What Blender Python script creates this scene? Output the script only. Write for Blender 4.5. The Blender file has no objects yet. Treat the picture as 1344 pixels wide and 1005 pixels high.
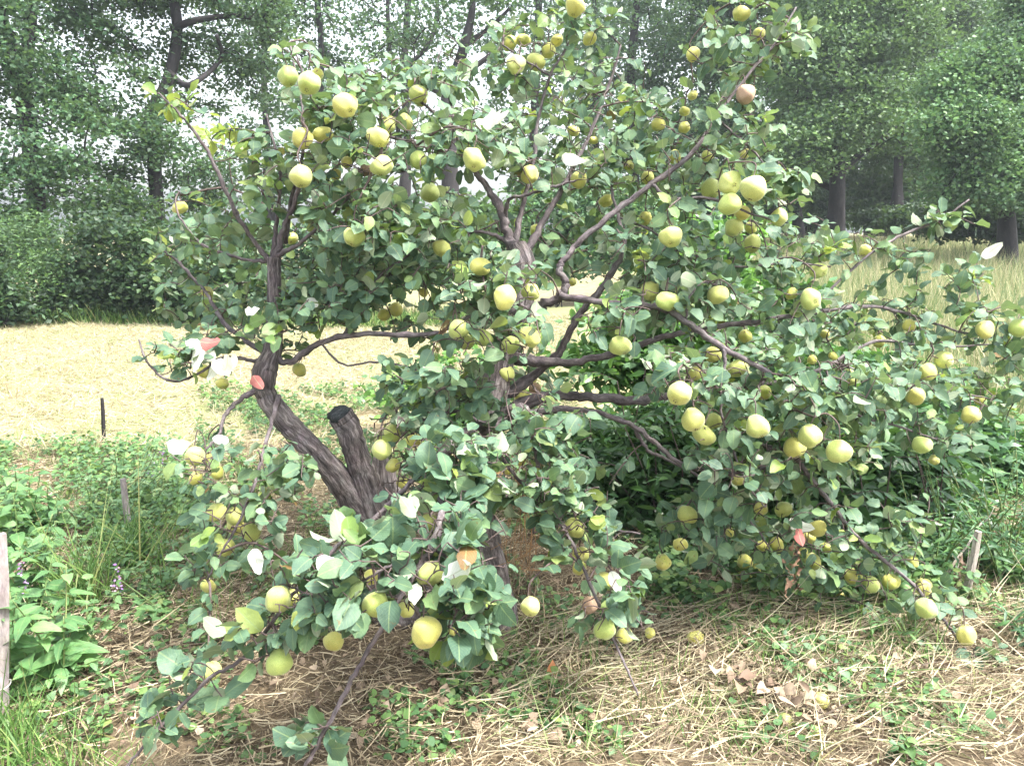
import bpy, math
import numpy as np
from mathutils import Vector, Matrix

# ------------------------------------------------------------------ camera, sky, sun
scene = bpy.context.scene
COL = scene.collection
PITCH = math.radians(11.0)
FPX = 1015.0
CAM = np.array([0.0, 0.0, 1.6])
cam_d = bpy.data.cameras.new('camera'); cam = bpy.data.objects.new('camera', cam_d); COL.objects.link(cam)
cam.location = CAM; cam.rotation_euler = (math.pi/2 - PITCH, 0, 0)
cam_d.sensor_width = 36.0; cam_d.lens = 36.0*FPX/1344.0
cam_d.clip_start = 0.05; cam_d.clip_end = 2000
scene.camera = cam

SUN_EL, SUN_AZ = 62.0, 110.0      # azimuth: direction the light comes from, clockwise from +Y
world = bpy.data.worlds.new('World'); scene.world = world; world.use_nodes = True
wn = world.node_tree; wn.nodes.clear()
sky = wn.nodes.new('ShaderNodeTexSky'); sky.sky_type = 'NISHITA'; sky.sun_disc = False
sky.sun_elevation = math.radians(SUN_EL); sky.sun_rotation = math.radians(SUN_AZ)
sky.air_density = 1.2; sky.dust_density = 5.0; sky.ozone_density = 1.0; sky.altitude = 0
hsv = wn.nodes.new('ShaderNodeHueSaturation'); hsv.inputs['Saturation'].default_value = 0.35
bg = wn.nodes.new('ShaderNodeBackground'); bg.inputs['Strength'].default_value = 0.145
wo = wn.nodes.new('ShaderNodeOutputWorld')
wn.links.new(sky.outputs[0], hsv.inputs['Color']); wn.links.new(hsv.outputs[0], bg.inputs[0]); wn.links.new(bg.outputs[0], wo.inputs[0])

sd = bpy.data.lights.new('sun', 'SUN'); sd.energy = 2.4; sd.angle = math.radians(12); sd.color = (1.0, 0.96, 0.88)
so = bpy.data.objects.new('sun', sd); COL.objects.link(so)
a, e = math.radians(SUN_AZ), math.radians(SUN_EL)
sv = Vector((math.sin(a)*math.cos(e), math.cos(a)*math.cos(e), math.sin(e)))
so.rotation_euler = sv.to_track_quat('Z', 'Y').to_euler(); so.location = (0, 0, 30)

scene.view_settings.view_transform = 'Standard'; scene.view_settings.look = 'None'
scene.view_settings.exposure = 2.06; scene.view_settings.gamma = 1.0
scene.cycles.max_bounces = 8; scene.cycles.diffuse_bounces = 4; scene.cycles.transmission_bounces = 4
scene.cycles.use_denoising = True

# ------------------------------------------------------------------ helpers
rng = np.random.default_rng(7)
FW = np.array([0, math.cos(PITCH), -math.sin(PITCH)]); UP = np.array([0, math.sin(PITCH), math.cos(PITCH)]); RT = np.array([1.0, 0, 0])

def W(px, py, d):
    return CAM + d*(FW + (px-672.0)/FPX*RT - (py-502.5)/FPX*UP)
def proj(P):
    v = P - CAM; z = v @ FW
    return 672 + FPX*(v @ RT)/z, 502.5 - FPX*(v @ UP)/z, z
def sstep(a, b, x):
    t = np.clip((x-a)/(b-a), 0, 1); return t*t*(3-2*t)
def gz(x, y):
    x = np.asarray(x, float); y = np.asarray(y, float)
    yy = np.clip(y, 0, 34)
    rise = 0.050*np.clip(yy-6, 0, 30)*sstep(-0.12, 0.36, x/(yy+2.0))
    und = 0.020*np.sin(x*2.1+1.3)*np.sin(y*1.7) + 0.012*np.sin(x*5.3+y*3.1) + 0.03*np.sin(x*.6)*np.sin(y*.5+1)
    return rise + und
def ground_at(px, py):
    d = 3.0
    for _ in range(30):
        p = W(px, py, d); d2 = d + (p[2]-float(gz(p[0], p[1])))*1.2
        d = 0.5*d + 0.5*max(.5, min(60, d2))
    p = W(px, py, d); return np.array([p[0], p[1], float(gz(p[0], p[1]))])
def nrm(v):
    return v/np.maximum(np.linalg.norm(v, axis=-1, keepdims=True), 1e-9)

def set_props(o, label=None, cat=None, group=None, kind=None):
    if label: o['label'] = label
    if cat: o['category'] = cat
    if group: o['group'] = group
    if kind: o['kind'] = kind
    return o
def empty(name, loc, label=None, cat=None, group=None):
    o = bpy.data.objects.new(name, None); COL.objects.link(o); o.location = loc; o.empty_display_size = .1
    return set_props(o, label, cat, group)
def link(name, me, parent=None, mats=()):
    for m in mats: me.materials.append(m)
    o = bpy.data.objects.new(name, me); COL.objects.link(o)
    if parent is not None:
        o.parent = parent; o.location = (0, 0, 0)
        # meshes are authored in world coordinates: bring them into the parent's frame
        me.transform(Matrix.Translation(-Vector(parent.location)))
    return o

def np_mesh(name, V, loops, starts, totals, uv=None, smooth=False):
    me = bpy.data.meshes.new(name)
    me.vertices.add(len(V)); me.vertices.foreach_set('co', np.ascontiguousarray(V, dtype=np.float32).ravel())
    me.loops.add(len(loops)); me.loops.foreach_set('vertex_index', np.ascontiguousarray(loops, dtype=np.int32))
    me.polygons.add(len(starts)); me.polygons.foreach_set('loop_start', np.ascontiguousarray(starts, dtype=np.int32))
    me.polygons.foreach_set('loop_total', np.ascontiguousarray(totals, dtype=np.int32))
    me.polygons.foreach_set('use_smooth', np.full(len(starts), smooth))
    if uv is not None:
        l = me.uv_layers.new(name='UVMap'); l.data.foreach_set('uv', np.ascontiguousarray(uv, dtype=np.float32).ravel())
    me.update(calc_edges=True)
    return me

# ---- leaf templates: x across (-1..1 half width), y along 0..1, faces
def leaf_template(ts, ws):
    v = [(0, 0)]; rows = []
    for t, w in zip(ts, ws):
        rows.append(len(v)); v += [(-w, t), (0, t), (w, t)]
    tip = len(v); v.append((0, 1)); f = []
    r = rows[0]; f += [(0, r+1, r), (0, r+2, r+1)]
    for a, b in zip(rows[:-1], rows[1:]):
        f += [(a, a+1, b+1, b), (a+1, a+2, b+2, b+1)]
    r = rows[-1]; f += [(r, r+1, tip), (r+1, r+2, tip)]
    return np.array(v, float), f
T_QUINCE = leaf_template([.07, .2, .36, .54, .72, .88], [.45, .83, 1.0, .99, .84, .52])
T_LANCE = leaf_template([.15, .4, .7], [.6, 1.0, .62])
T_OVATE = leaf_template([.1, .32, .62, .85], [.7, 1.0, .72, .32])
T_FAR = (np.array([(0, 0), (-1, .45), (0, 1), (1, .45)], float), [(0, 3, 2, 1)])
T_LOBED = leaf_template([.12, .25, .38, .5, .64, .8], [.75, .45, 1.0, .5, .8, .35])

def leaves(name, P, D, N, L, Wd, tmpl, mats, parent=None, bend=.18, fold=.18, wave=.05, smooth=True, seed=1):
    """P base, D tip direction, N top-side normal, L length, Wd half width; all leaf-sized faces in one mesh"""
    r = np.random.default_rng(seed)
    P = np.asarray(P, float); D = nrm(np.asarray(D, float)); N = np.asarray(N, float)
    n = len(P); S = nrm(np.cross(D, N)); N = nrm(np.cross(S, D))
    tv, tf = tmpl; k = len(tv)
    L = np.asarray(L, float).reshape(n, 1); Wd = np.asarray(Wd, float).reshape(n, 1)
    x = tv[:, 0][None, :]; y = tv[:, 1][None, :]
    bd = (bend*(0.3+1.6*r.random((n, 1)))); fd = fold*(r.random((n, 1))*1.6-.2)
    tw = r.normal(0, .25, (n, 1))
    wv = wave*r.normal(0, 1, (n, k))*(np.abs(x) > 0)
    skew = 1 + .12*r.normal(0, 1, (n, 1))*np.sign(x)
    jag = 1 + .06*r.normal(0, 1, (n, k))
    xx = x*Wd*skew*jag; yy = y*L
    zz = -bd*L*y*y + np.abs(x)*fd*Wd + wv*Wd + tw*xx*y
    V = P[:, None, :] + xx[..., None]*S[:, None, :] + yy[..., None]*D[:, None, :] + zz[..., None]*N[:, None, :]
    V = V.reshape(-1, 3)
    fl = np.array([i for f in tf for i in f]); tot = np.array([len(f) for f in tf])
    loops = (fl[None, :] + (np.arange(n)*k)[:, None]).ravel()
    totals = np.tile(tot, n); starts = np.concatenate([[0], np.cumsum(totals)[:-1]])
    uvt = np.stack([tv[fl, 0]*.5+.5, tv[fl, 1]], 1); uv = np.tile(uvt, (n, 1))
    me = np_mesh(name, V, loops, starts, totals, uv, smooth)
    return link(name, me, parent, mats)

def strips(name, P, D, L, Wd, mats, parent=None, sag=.2, seg=3, seed=1, bendv=None, kind=None, label=None, cat=None):
    """thin grass blades or straws: curved tapering ribbons"""
    r = np.random.default_rng(seed); n = len(P); D = nrm(np.asarray(D, float)); P = np.asarray(P, float)
    side = nrm(np.cross(D, r.normal(0, 1, (n, 3))))
    B = bendv if bendv is not None else nrm(np.cross(D, side)+r.normal(0, .4, (n, 3)))
    t = np.linspace(0, 1, seg+1); L = np.asarray(L).reshape(n, 1); Wd = np.asarray(Wd).reshape(n, 1)
    sg = sag*r.random((n, 1))
    V = np.zeros((n, seg+1, 2, 3))
    for i, ti in enumerate(t):
        c = P + D*L*ti + B*(sg*L*ti*ti)
        w = Wd*(1 - .85*ti**2)
        V[:, i, 0] = c - side*w; V[:, i, 1] = c + side*w
    V = V.reshape(-1, 3); k = 2*(seg+1)
    f = np.array([[2*i, 2*i+1, 2*i+3, 2*i+2] for i in range(seg)]).ravel()
    loops = (f[None, :] + (np.arange(n)*k)[:, None]).ravel()
    totals = np.full(n*seg, 4); starts = np.arange(n*seg)*4
    o = link(name, np_mesh(name, V, loops, starts, totals), parent, mats)
    return set_props(o, label, cat, None, kind)

class Tubes:
    def __init__(s): s.V = []; s.F = []; s.n = 0; s.UV = []
    def add(s, pts, rad, sides=8, cap=True, rough=0.0, capmat=None):
        pts = np.asarray(pts, float); m = len(pts); rad = np.asarray(rad, float)
        T = np.gradient(pts, axis=0) if m > 2 else np.repeat((pts[1]-pts[0])[None], m, 0)
        T = nrm(T); u = np.cross(T[0], [0.3, .2, 1.0]);
        if np.linalg.norm(u) < 1e-3: u = np.array([1., 0, 0])
        u = u/np.linalg.norm(u); ang = np.arange(sides)*2*math.pi/sides
        ph = rng.random()*6; run = 0; ridge = rng.normal(0, 1, sides); per = 2*math.pi*float(np.mean(rad)); vs = []
        for i in range(m):
            u = u - T[i]*(u @ T[i]); u = u/np.linalg.norm(u); v = np.cross(T[i], u)
            if i: run += np.linalg.norm(pts[i]-pts[i-1])
            rr = rad[i]*np.ones(sides)
            if rough:
                ridge = .85*ridge + .5*rng.normal(0, 1, sides)
                rr = rr*(1 + rough*(.7*np.sin(ang*2+ph+run*2.5) + .5*np.sin(ang*5+ph*2-run*3) + .8*ridge))
            vs.append(run)
            s.V.append(pts[i] + np.outer(np.cos(ang)*rr, u) + np.outer(np.sin(ang)*rr, v))
        b = s.n
        for i in range(m-1):
            for j in range(sides):
                j2 = (j+1) % sides
                s.F.append((b+i*sides+j, b+i*sides+j2, b+(i+1)*sides+j2, b+(i+1)*sides+j))
                ua, ub = j/sides*per, (j+1)/sides*per; s.UV += [(ua, vs[i]), (ub, vs[i]), (ub, vs[i+1]), (ua, vs[i+1])]
        if cap:
            s.F.append(tuple(b+j for j in reversed(range(sides)))); s.F.append(tuple(b+(m-1)*sides+j for j in range(sides)))
            s.UV += [(.5+rad[-1]*math.cos(q), .5+rad[-1]*math.sin(q)) for q in ang]*2
        s.n += m*sides
    def build(s, name, mats, parent=None, smooth=True):
        V = np.concatenate(s.V); me = bpy.data.meshes.new(name)
        tot = np.array([len(f) for f in s.F]); lo = np.array([i for f in s.F for i in f])
        me = np_mesh(name, V, lo, np.concatenate([[0], np.cumsum(tot)[:-1]]), tot, np.array(s.UV), smooth)
        return link(name, me, parent, mats)

def catmull(P, n=6):
    P = np.asarray(P, float)
    if len(P) < 3:
        return np.array([P[0]+(P[1]-P[0])*t for t in np.linspace(0, 1, n+1)])
    Q = np.vstack([2*P[0]-P[1], P, 2*P[-1]-P[-2]]); out = []
    for i in range(1, len(Q)-2):
        p0, p1, p2, p3 = Q[i-1:i+3]
        for t in np.arange(n)/n:
            out.append(.5*((2*p1)+(-p0+p2)*t+(2*p0-5*p1+4*p2-p3)*t*t+(-p0+3*p1-3*p2+p3)*t**3))
    out.append(P[-1]); return np.array(out)

# ------------------------------------------------------------------ materials
def new_mat(name):
    m = bpy.data.materials.new(name); m.use_nodes = True; nt = m.node_tree; nt.nodes.clear()
    return m, nt, lambda t: nt.nodes.new(t), nt.links.new
def ramp(nt, stops, interp='LINEAR'):
    r = nt.nodes.new('ShaderNodeValToRGB'); r.color_ramp.interpolation = interp
    el = r.color_ramp.elements
    while len(el) > 1: el.remove(el[-1])
    el[0].position = stops[0][0]; el[0].color = (*stops[0][1], 1)
    for p, c in stops[1:]:
        x = el.new(p); x.color = (*c, 1)
    return r
def mixc(nt, kind, a, b, fac=None):
    m = nt.nodes.new('ShaderNodeMix'); m.data_type = 'RGBA'; m.blend_type = kind
    for s, v in ((6, a), (7, b), (0, fac)):
        if v is None: continue
        if hasattr(v, 'links'): nt.links.new(v, m.inputs[s])
        else: m.inputs[s].default_value = v if s == 0 else (*v, 1)
    return m.outputs[2]
def mth(nt, op, a, b=0.0, c=None):
    m = nt.nodes.new('ShaderNodeMath'); m.operation = op
    for i, v in enumerate((a, b, c)):
        if v is None: continue
        if hasattr(v, 'links'): nt.links.new(v, m.inputs[i])
        else: m.inputs[i].default_value = v
    return m.outputs[0]
def noise(nt, scale, detail=4, rough=.55, vec=None):
    n = nt.nodes.new('ShaderNodeTexNoise'); n.inputs['Scale'].default_value = scale
    n.inputs['Detail'].default_value = detail; n.inputs['Roughness'].default_value = rough
    if vec is not None: nt.links.new(vec, n.inputs['Vector'])
    return n

def leaf_mat(name, stops, under, trans=.3, tcol=(.25, .35, .05), rough=.45, spec=.5, veins=False, clump=0.0, dead=None):
    m, nt, N, K = new_mat(name)
    geo = N('ShaderNodeNewGeometry'); tc = N('ShaderNodeTexCoord')
    rp = ramp(nt, stops); K(geo.outputs['Random Per Island'], rp.inputs[0]); top = rp.outputs[0]
    if clump:
        nz = noise(nt, clump, 2, .5, tc.outputs['Object']); cr = ramp(nt, [(.3, (.66, .70, .78)), (.7, (1.4, 1.35, 1.05))])
        K(nz.outputs[0], cr.inputs[0]); top = mixc(nt, 'MULTIPLY', top, cr.outputs[0], 1.0)
    if dead:
        w = mth(nt, 'FRACT', mth(nt, 'MULTIPLY', geo.outputs['Random Per Island'], 61.7)); g = mth(nt, 'LESS_THAN', w, dead[0])
        top = mixc(nt, 'MIX', top, dead[1], g)
    und = mixc(nt, 'MIX', top, under, .8)
    bump = None
    if veins:
        sep = N('ShaderNodeSeparateXYZ'); K(tc.outputs['UV'], sep.inputs[0])
        ax = mth(nt, 'ABSOLUTE', mth(nt, 'SUBTRACT', sep.outputs[0], .5))
        mid = mth(nt, 'LESS_THAN', ax, .028)
        ph = mth(nt, 'SUBTRACT', mth(nt, 'MULTIPLY', sep.outputs[1], 8.0), mth(nt, 'MULTIPLY', ax, 7.0))
        fr = mth(nt, 'ABSOLUTE', mth(nt, 'SUBTRACT', mth(nt, 'FRACT', ph), .5))
        side = mth(nt, 'LESS_THAN', fr, .07)
        vv = mth(nt, 'MAXIMUM', mid, mth(nt, 'MULTIPLY', side, .45))
        top = mixc(nt, 'MIX', top, (.22, .30, .14), mth(nt, 'MULTIPLY', vv, .6))
        und = mixc(nt, 'MIX', und, (.45, .47, .33), mth(nt, 'MULTIPLY', vv, .6))
        sp = noise(nt, 9, 3, .6, tc.outputs['UV'])
        dn = noise(nt, 70, 2, .5, tc.outputs['Object']); dm = mth(nt, 'GREATER_THAN', dn.outputs[0], .70)
        top = mixc(nt, 'MIX', top, (.16, .10, .04), mth(nt, 'MULTIPLY', dm, .7))
        mot = noise(nt, 25, 2, .5, tc.outputs['Object']); mr = ramp(nt, [(.35, (.82, .84, .86)), (.65, (1.18, 1.15, 1.05))]); K(mot.outputs[0], mr.inputs[0]); top = mixc(nt, 'MULTIPLY', top, mr.outputs[0], 1.0)
        b = N('ShaderNodeBump'); b.inputs['Strength'].default_value = .35; b.inputs['Distance'].default_value = .004
        K(mth(nt, 'SUBTRACT', sp.outputs[0], vv), b.inputs['Height']); bump = b
    col = mixc(nt, 'MIX', top, und, geo.outputs['Backfacing'])
    p = N('ShaderNodeBsdfPrincipled'); K(col, p.inputs['Base Color'])
    p.inputs['Specular IOR Level'].default_value = spec
    rr = mth(nt, 'ADD', mth(nt, 'MULTIPLY', geo.outputs['Backfacing'], .35), rough); K(rr, p.inputs['Roughness'])
    if bump: K(bump.outputs[0], p.inputs['Normal'])
    t = N('ShaderNodeBsdfTranslucent'); tcx = mixc(nt, 'MIX', top, tcol, .6); K(tcx, t.inputs[0])
    ms = N('ShaderNodeMixShader'); ms.inputs[0].default_value = trans
    K(p.outputs[0], ms.inputs[1]); K(t.outputs[0], ms.inputs[2])
    o = N('ShaderNodeOutputMaterial'); K(ms.outputs[0], o.inputs[0]); return m

def bark_mat(name, c1, c2, c3, scale=18, stretch=6, bump=.6):
    """uv = metres round and metres along the stem, so the grain runs lengthwise"""
    m, nt, N, K = new_mat(name); tc = N('ShaderNodeTexCoord')
    mp = N('ShaderNodeMapping'); mp.inputs['Scale'].default_value = (scale*stretch/4, scale/4, 1); K(tc.outputs['UV'], mp.inputs[0])
    n0 = noise(nt, scale*.25, 2, .5, tc.outputs['Object'])
    n1 = noise(nt, 1.0, 6, .72, mp.outputs[0]); n2 = noise(nt, scale*.6, 3, .6, tc.outputs['Object'])
    n3 = noise(nt, 3.1, 4, .7, mp.outputs[0])
    h = mth(nt, 'ADD', mth(nt, 'ADD', mth(nt, 'MULTIPLY', n1.outputs[0], .55), mth(nt, 'MULTIPLY', n3.outputs[0], .3)), mth(nt, 'MULTIPLY', n0.outputs[0], .15))
    r1 = ramp(nt, [(.40, c1), (.50, c2), (.60, c3)]); K(h, r1.inputs[0])
    col = mixc(nt, 'OVERLAY', r1.outputs[0], n2.outputs[1], .12)
    b = N('ShaderNodeBump'); b.inputs['Strength'].default_value = bump; b.inputs['Distance'].default_value = .02
    K(h, b.inputs['Height'])
    p = N('ShaderNodeBsdfPrincipled'); p.inputs['Roughness'].default_value = .85; K(col, p.inputs['Base Color']); K(b.outputs[0], p.inputs['Normal'])
    o = N('ShaderNodeOutputMaterial'); K(p.outputs[0], o.inputs[0]); return m

def island_mat(name, stops, rough=.8, trans=0.0):
    m, nt, N, K = new_mat(name); geo = N('ShaderNodeNewGeometry')
    rp = ramp(nt, stops); K(geo.outputs['Random Per Island'], rp.inputs[0])
    p = N('ShaderNodeBsdfPrincipled'); p.inputs['Roughness'].default_value = rough; K(rp.outputs[0], p.inputs['Base Color'])
    o = N('ShaderNodeOutputMaterial')
    if trans:
        t = N('ShaderNodeBsdfTranslucent'); K(rp.outputs[0], t.inputs[0]); ms = N('ShaderNodeMixShader'); ms.inputs[0].default_value = trans
        K(p.outputs[0], ms.inputs[1]); K(t.outputs[0], ms.inputs[2]); K(ms.outputs[0], o.inputs[0])
    else: K(p.outputs[0], o.inputs[0])
    return m

M_QLEAF = leaf_mat('quince_leaf', [(0, (.052, .112, .076)), (.35, (.078, .150, .100)), (.7, (.100, .182, .110)), (.92, (.13, .22, .095)), (1, (.22, .28, .08))],
                   (.30, .36, .25), trans=.22, tcol=(.22, .34, .06), rough=.55, spec=.45, veins=True, dead=(.0015, (.18, .10, .04)))
M_QPALE = leaf_mat('quince_leaf_underside', [(0, (.75, .78, .68)), (1, (.85, .86, .78))], (.8, .82, .74), trans=.3, tcol=(.8, .85, .6), rough=.6, spec=.3, veins=True)
M_QPINK = leaf_mat('quince_leaf_pink', [(0, (.36, .09, .08)), (1, (.42, .15, .13))], (.42, .15, .14), trans=.25, tcol=(.7, .3, .25), rough=.6, spec=.3, veins=True)
M_QBROWN = island_mat('withered_leaf', [(0, (.12, .07, .045)), (.6, (.22, .13, .08)), (1, (.36, .27, .19))], .9, .1)
M_QYEL = leaf_mat('quince_leaf_young', [(0, (.12, .22, .06)), (.6, (.18, .28, .06)), (1, (.28, .34, .07))], (.35, .38, .2), trans=.35, tcol=(.4, .5, .06), rough=.45, veins=True)
M_TWIG = bark_mat('twig_bark', (.055, .038, .036), (.10, .072, .068), (.18, .135, .125), 60, 2, .3)
M_BRANCH = bark_mat('branch_bark', (.042, .034, .036), (.115, .095, .10), (.23, .20, .205), 40, 3, .7)
M_TRUNK = bark_mat('quince_trunk_bark', (.020, .016, .017), (.12, .10, .10), (.34, .30, .30), 34, 6, 1.0)
M_CUT = bark_mat('cut_wood', (.010, .014, .016), (.030, .038, .042), (.09, .095, .10), 90, 2, 1.0)
M_BGBARK = bark_mat('forest_bark', (.006, .005, .006), (.014, .011, .013), (.035, .030, .032), 8, 4, 1.0)
M_WOOD = bark_mat('weathered_wood', (.18, .155, .135), (.34, .30, .26), (.48, .44, .39), 40, 6, .5)
M_POST = bark_mat('weathered_post', (.16, .13, .13), (.25, .215, .21), (.35, .31, .31), 30, 4, .3)
M_WIRE = island_mat('wire', [(0, (.5, .5, .5))], .4)

def quince_mat():
    m, nt, N, K = new_mat('quince_skin'); tc = N('ShaderNodeTexCoord'); oi = N('ShaderNodeObjectInfo')
    ad = N('ShaderNodeVectorMath'); ad.operation = 'ADD'; K(tc.outputs['Object'], ad.inputs[0])
    cv = N('ShaderNodeCombineXYZ'); K(mth(nt, 'MULTIPLY', oi.outputs['Random'], 17.0), cv.inputs[0]); K(cv.outputs[0], ad.inputs[1])
    n1 = noise(nt, 16, 4, .6, ad.outputs[0]); r1 = ramp(nt, [(.30, (.33, .42, .09)), (.50, (.50, .52, .14)), (.75, (.64, .61, .20))]); K(n1.outputs[0], r1.inputs[0])
    hue = ramp(nt, [(0, (.82, 1.0, .85)), (.35, (.95, 1.03, 1.0)), (.75, (1.04, 1.04, .95)), (1, (1.06, .95, .72))]); K(oi.outputs['Random'], hue.inputs[0])
    c = mixc(nt, 'MULTIPLY', r1.outputs[0], hue.outputs[0], 1.0)
    n2 = noise(nt, 45, 5, .7, ad.outputs[0]); r2 = ramp(nt, [(.50, (0, 0, 0)), (.68, (1, 1, 1))]); K(n2.outputs[0], r2.inputs[0])
    c = mixc(nt, 'MIX', c, (.56, .52, .33), mth(nt, 'MULTIPLY', r2.outputs[0], .6))     # grey down
    n3 = noise(nt, 60, 2, .5, ad.outputs[0]); r3 = ramp(nt, [(.66, (0, 0, 0)), (.70, (1, 1, 1))]); K(n3.outputs[0], r3.inputs[0])
    c = mixc(nt, 'MIX', c, (.14, .07, .03), mth(nt, 'MULTIPLY', r3.outputs[0], .8))      # blemishes
    b = N('ShaderNodeBump'); b.inputs['Strength'].default_value = .25; b.inputs['Distance'].default_value = .003; K(n2.outputs[0], b.inputs['Height'])
    p = N('ShaderNodeBsdfPrincipled'); K(c, p.inputs['Base Color']); p.inputs['Roughness'].default_value = .55; K(b.outputs[0], p.inputs['Normal'])
    p.inputs['Sheen Weight'].default_value = .25; p.inputs['Sheen Roughness'].default_value = .5
    p.inputs['Subsurface Weight'].default_value = 0
    o = N('ShaderNodeOutputMaterial'); K(p.outputs[0], o.inputs[0]); return m
M_FRUIT = quince_mat()
M_ROT = bark_mat('rotten_skin', (.22, .11, .06), (.42, .28, .19), (.60, .50, .42), 60, 1, .4)
M_CALYX = bark_mat('calyx', (.05, .03, .02), (.10, .07, .04), (.2, .15, .1), 200, 1, .4)

def ground_mat():
    m, nt, N, K = new_mat('ground_soil_and_straw'); tc = N('ShaderNodeTexCoord'); ob = tc.outputs['Object']
    a = noise(nt, .55, 4, .6, ob); b = noise(nt, 7, 6, .7, ob); c = noise(nt, 60, 4, .7, ob)
    straw = ramp(nt, [(.25, (.13, .095, .060)), (.5, (.29, .25, .16)), (.75, (.41, .37, .25))]); K(b.outputs[0], straw.inputs[0])
    fine = ramp(nt, [(.3, (.55, .5, .45)), (.7, (1.25, 1.2, 1.1))]); K(c.outputs[0], fine.inputs[0])
    s1 = mixc(nt, 'MULTIPLY', straw.outputs[0], fine.outputs[0], 1.0)
    g = ramp(nt, [(.42, (0, 0, 0)), (.60, (1, 1, 1))]); K(a.outputs[0], g.inputs[0])
    col = mixc(nt, 'MIX', s1, (.17, .23, .08), mth(nt, 'MULTIPLY', g.outputs[0], .6))
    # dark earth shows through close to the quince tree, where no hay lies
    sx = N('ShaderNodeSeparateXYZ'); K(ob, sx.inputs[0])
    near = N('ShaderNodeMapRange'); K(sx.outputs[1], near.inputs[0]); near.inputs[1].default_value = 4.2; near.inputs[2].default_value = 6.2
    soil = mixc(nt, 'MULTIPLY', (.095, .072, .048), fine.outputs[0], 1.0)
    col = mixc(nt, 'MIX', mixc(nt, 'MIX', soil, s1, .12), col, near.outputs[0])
    bm = N('ShaderNodeBump'); bm.inputs['Distance'].default_value = .02; bm.inputs['Strength'].default_value = .6; K(b.outputs[0], bm.inputs['Height'])
    p = N('ShaderNodeBsdfPrincipled'); p.inputs['Roughness'].default_value = .95; K(col, p.inputs['Base Color']); K(bm.outputs[0], p.inputs['Normal'])
    o = N('ShaderNodeOutputMaterial'); K(p.outputs[0], o.inputs[0]); return m
M_GROUND = ground_mat()
STRAW = [(0, (.07, .05, .035)), (.25, (.18, .135, .09)), (.55, (.35, .28, .18)), (.85, (.50, .42, .28)), (1, (.60, .53, .38))]
M_STRAW = island_mat('dry_straw', STRAW, .7, .15)
M_HAY = island_mat('pale_hay', [(0, (.26, .22, .14)), (.4, (.38, .335, .225)), (.75, (.46, .41, .30)), (.9, (.28, .32, .14)), (1, (.2, .28, .1))], .8, .15)
M_GRASS = island_mat('green_grass', [(0, (.06, .14, .03)), (.5, (.11, .22, .05)), (.8, (.18, .28, .07)), (1, (.40, .38, .16))], .6, .3)
M_FIELD = island_mat('field_grass', [(0, (.20, .26, .10)), (.4, (.34, .36, .17)), (.8, (.48, .45, .26)), (1, (.56, .50, .34))], .7, .3)
M_TALL = island_mat('ripening_grass', [(0, (.10, .19, .07)), (.45, (.24, .29, .12)), (.8, (.44, .40, .23)), (1, (.56, .50, .34))], .7, .3)
M_DRYLEAF = island_mat('fallen_leaf', [(0, (.15, .10, .07)), (.4, (.23, .17, .12)), (.8, (.36, .28, .20)), (1, (.45, .37, .29))], .8, .1)
M_COVER = leaf_mat('ground_cover_leaf', [(0, (.05, .12, .05)), (.5, (.08, .17, .06)), (.85, (.13, .24, .07)), (1, (.24, .32, .1))], (.16, .24, .12), trans=.25, rough=.5, veins=False)

# ------------------------------------------------------------------ ground
def build_ground():
    u = np.linspace(-1, 1, 261); s = np.sinh(u*5.2)/np.sinh(5.2)*260
    X, Y = np.meshgrid(s, s + 6.0); Z = gz(X, Y)
    V = np.stack([X, Y, Z], -1).reshape(-1, 3); n = len(u)
    i, j = np.meshgrid(np.arange(n-1), np.arange(n-1)); b = (j*n+i).ravel()
    loops = np.stack([b, b+1, b+n+1, b+n], 1).ravel()
    o = link('ground', np_mesh('ground', V, loops, np.arange(len(b))*4, np.full(len(b), 4), None, True), None, [M_GROUND])
    o['kind'] = 'structure'
build_ground()

# ------------------------------------------------------------------ background trees and shrubs
def ellipsoid_pts(c, r, n, hollow=.35):
    v = nrm(rng.normal(0, 1, (n, 3))); rad = (hollow + (1-hollow)*rng.random((n, 1)))**.6
    return np.asarray(c) + v*rad*np.asarray(r)

def grow(skel, targets, tubes, r0=.02, r1=.006, sides=4, droop=.1, maxr=None):
    """attach every target to the nearest point of the growing skeleton; returns twig polylines"""
    S = np.asarray([s for s in skel]); tw = []
    T = np.asarray(targets); order = np.argsort([np.min(np.sum((S-t)**2, 1)) for t in T])
    buf = np.zeros((len(S)+len(T)*4, 3)); buf[:len(S)] = S; k = len(S)
    for idx in order:
        t = T[idx]; d2 = np.sum((buf[:k]-t)**2, 1); q = buf[np.argmin(d2)]; L = math.sqrt(d2.min())
        if L < 1e-3: continue
        mid = (q+t)/2 + rng.normal(0, .10, 3)*L + np.array([0, 0, droop*L])
        pts = np.array([(1-s)**2*q + 2*s*(1-s)*mid + s*s*t for s in np.linspace(0, 1, 5)])
        ra = min(r0, r1 + L*.02)
        if tubes is not None: tubes.add(pts, np.linspace(ra, r1, 5), sides, cap=False)
        buf[k:k+4] = pts[1:]; k += 4
        tw.append(pts)
    return tw

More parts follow.
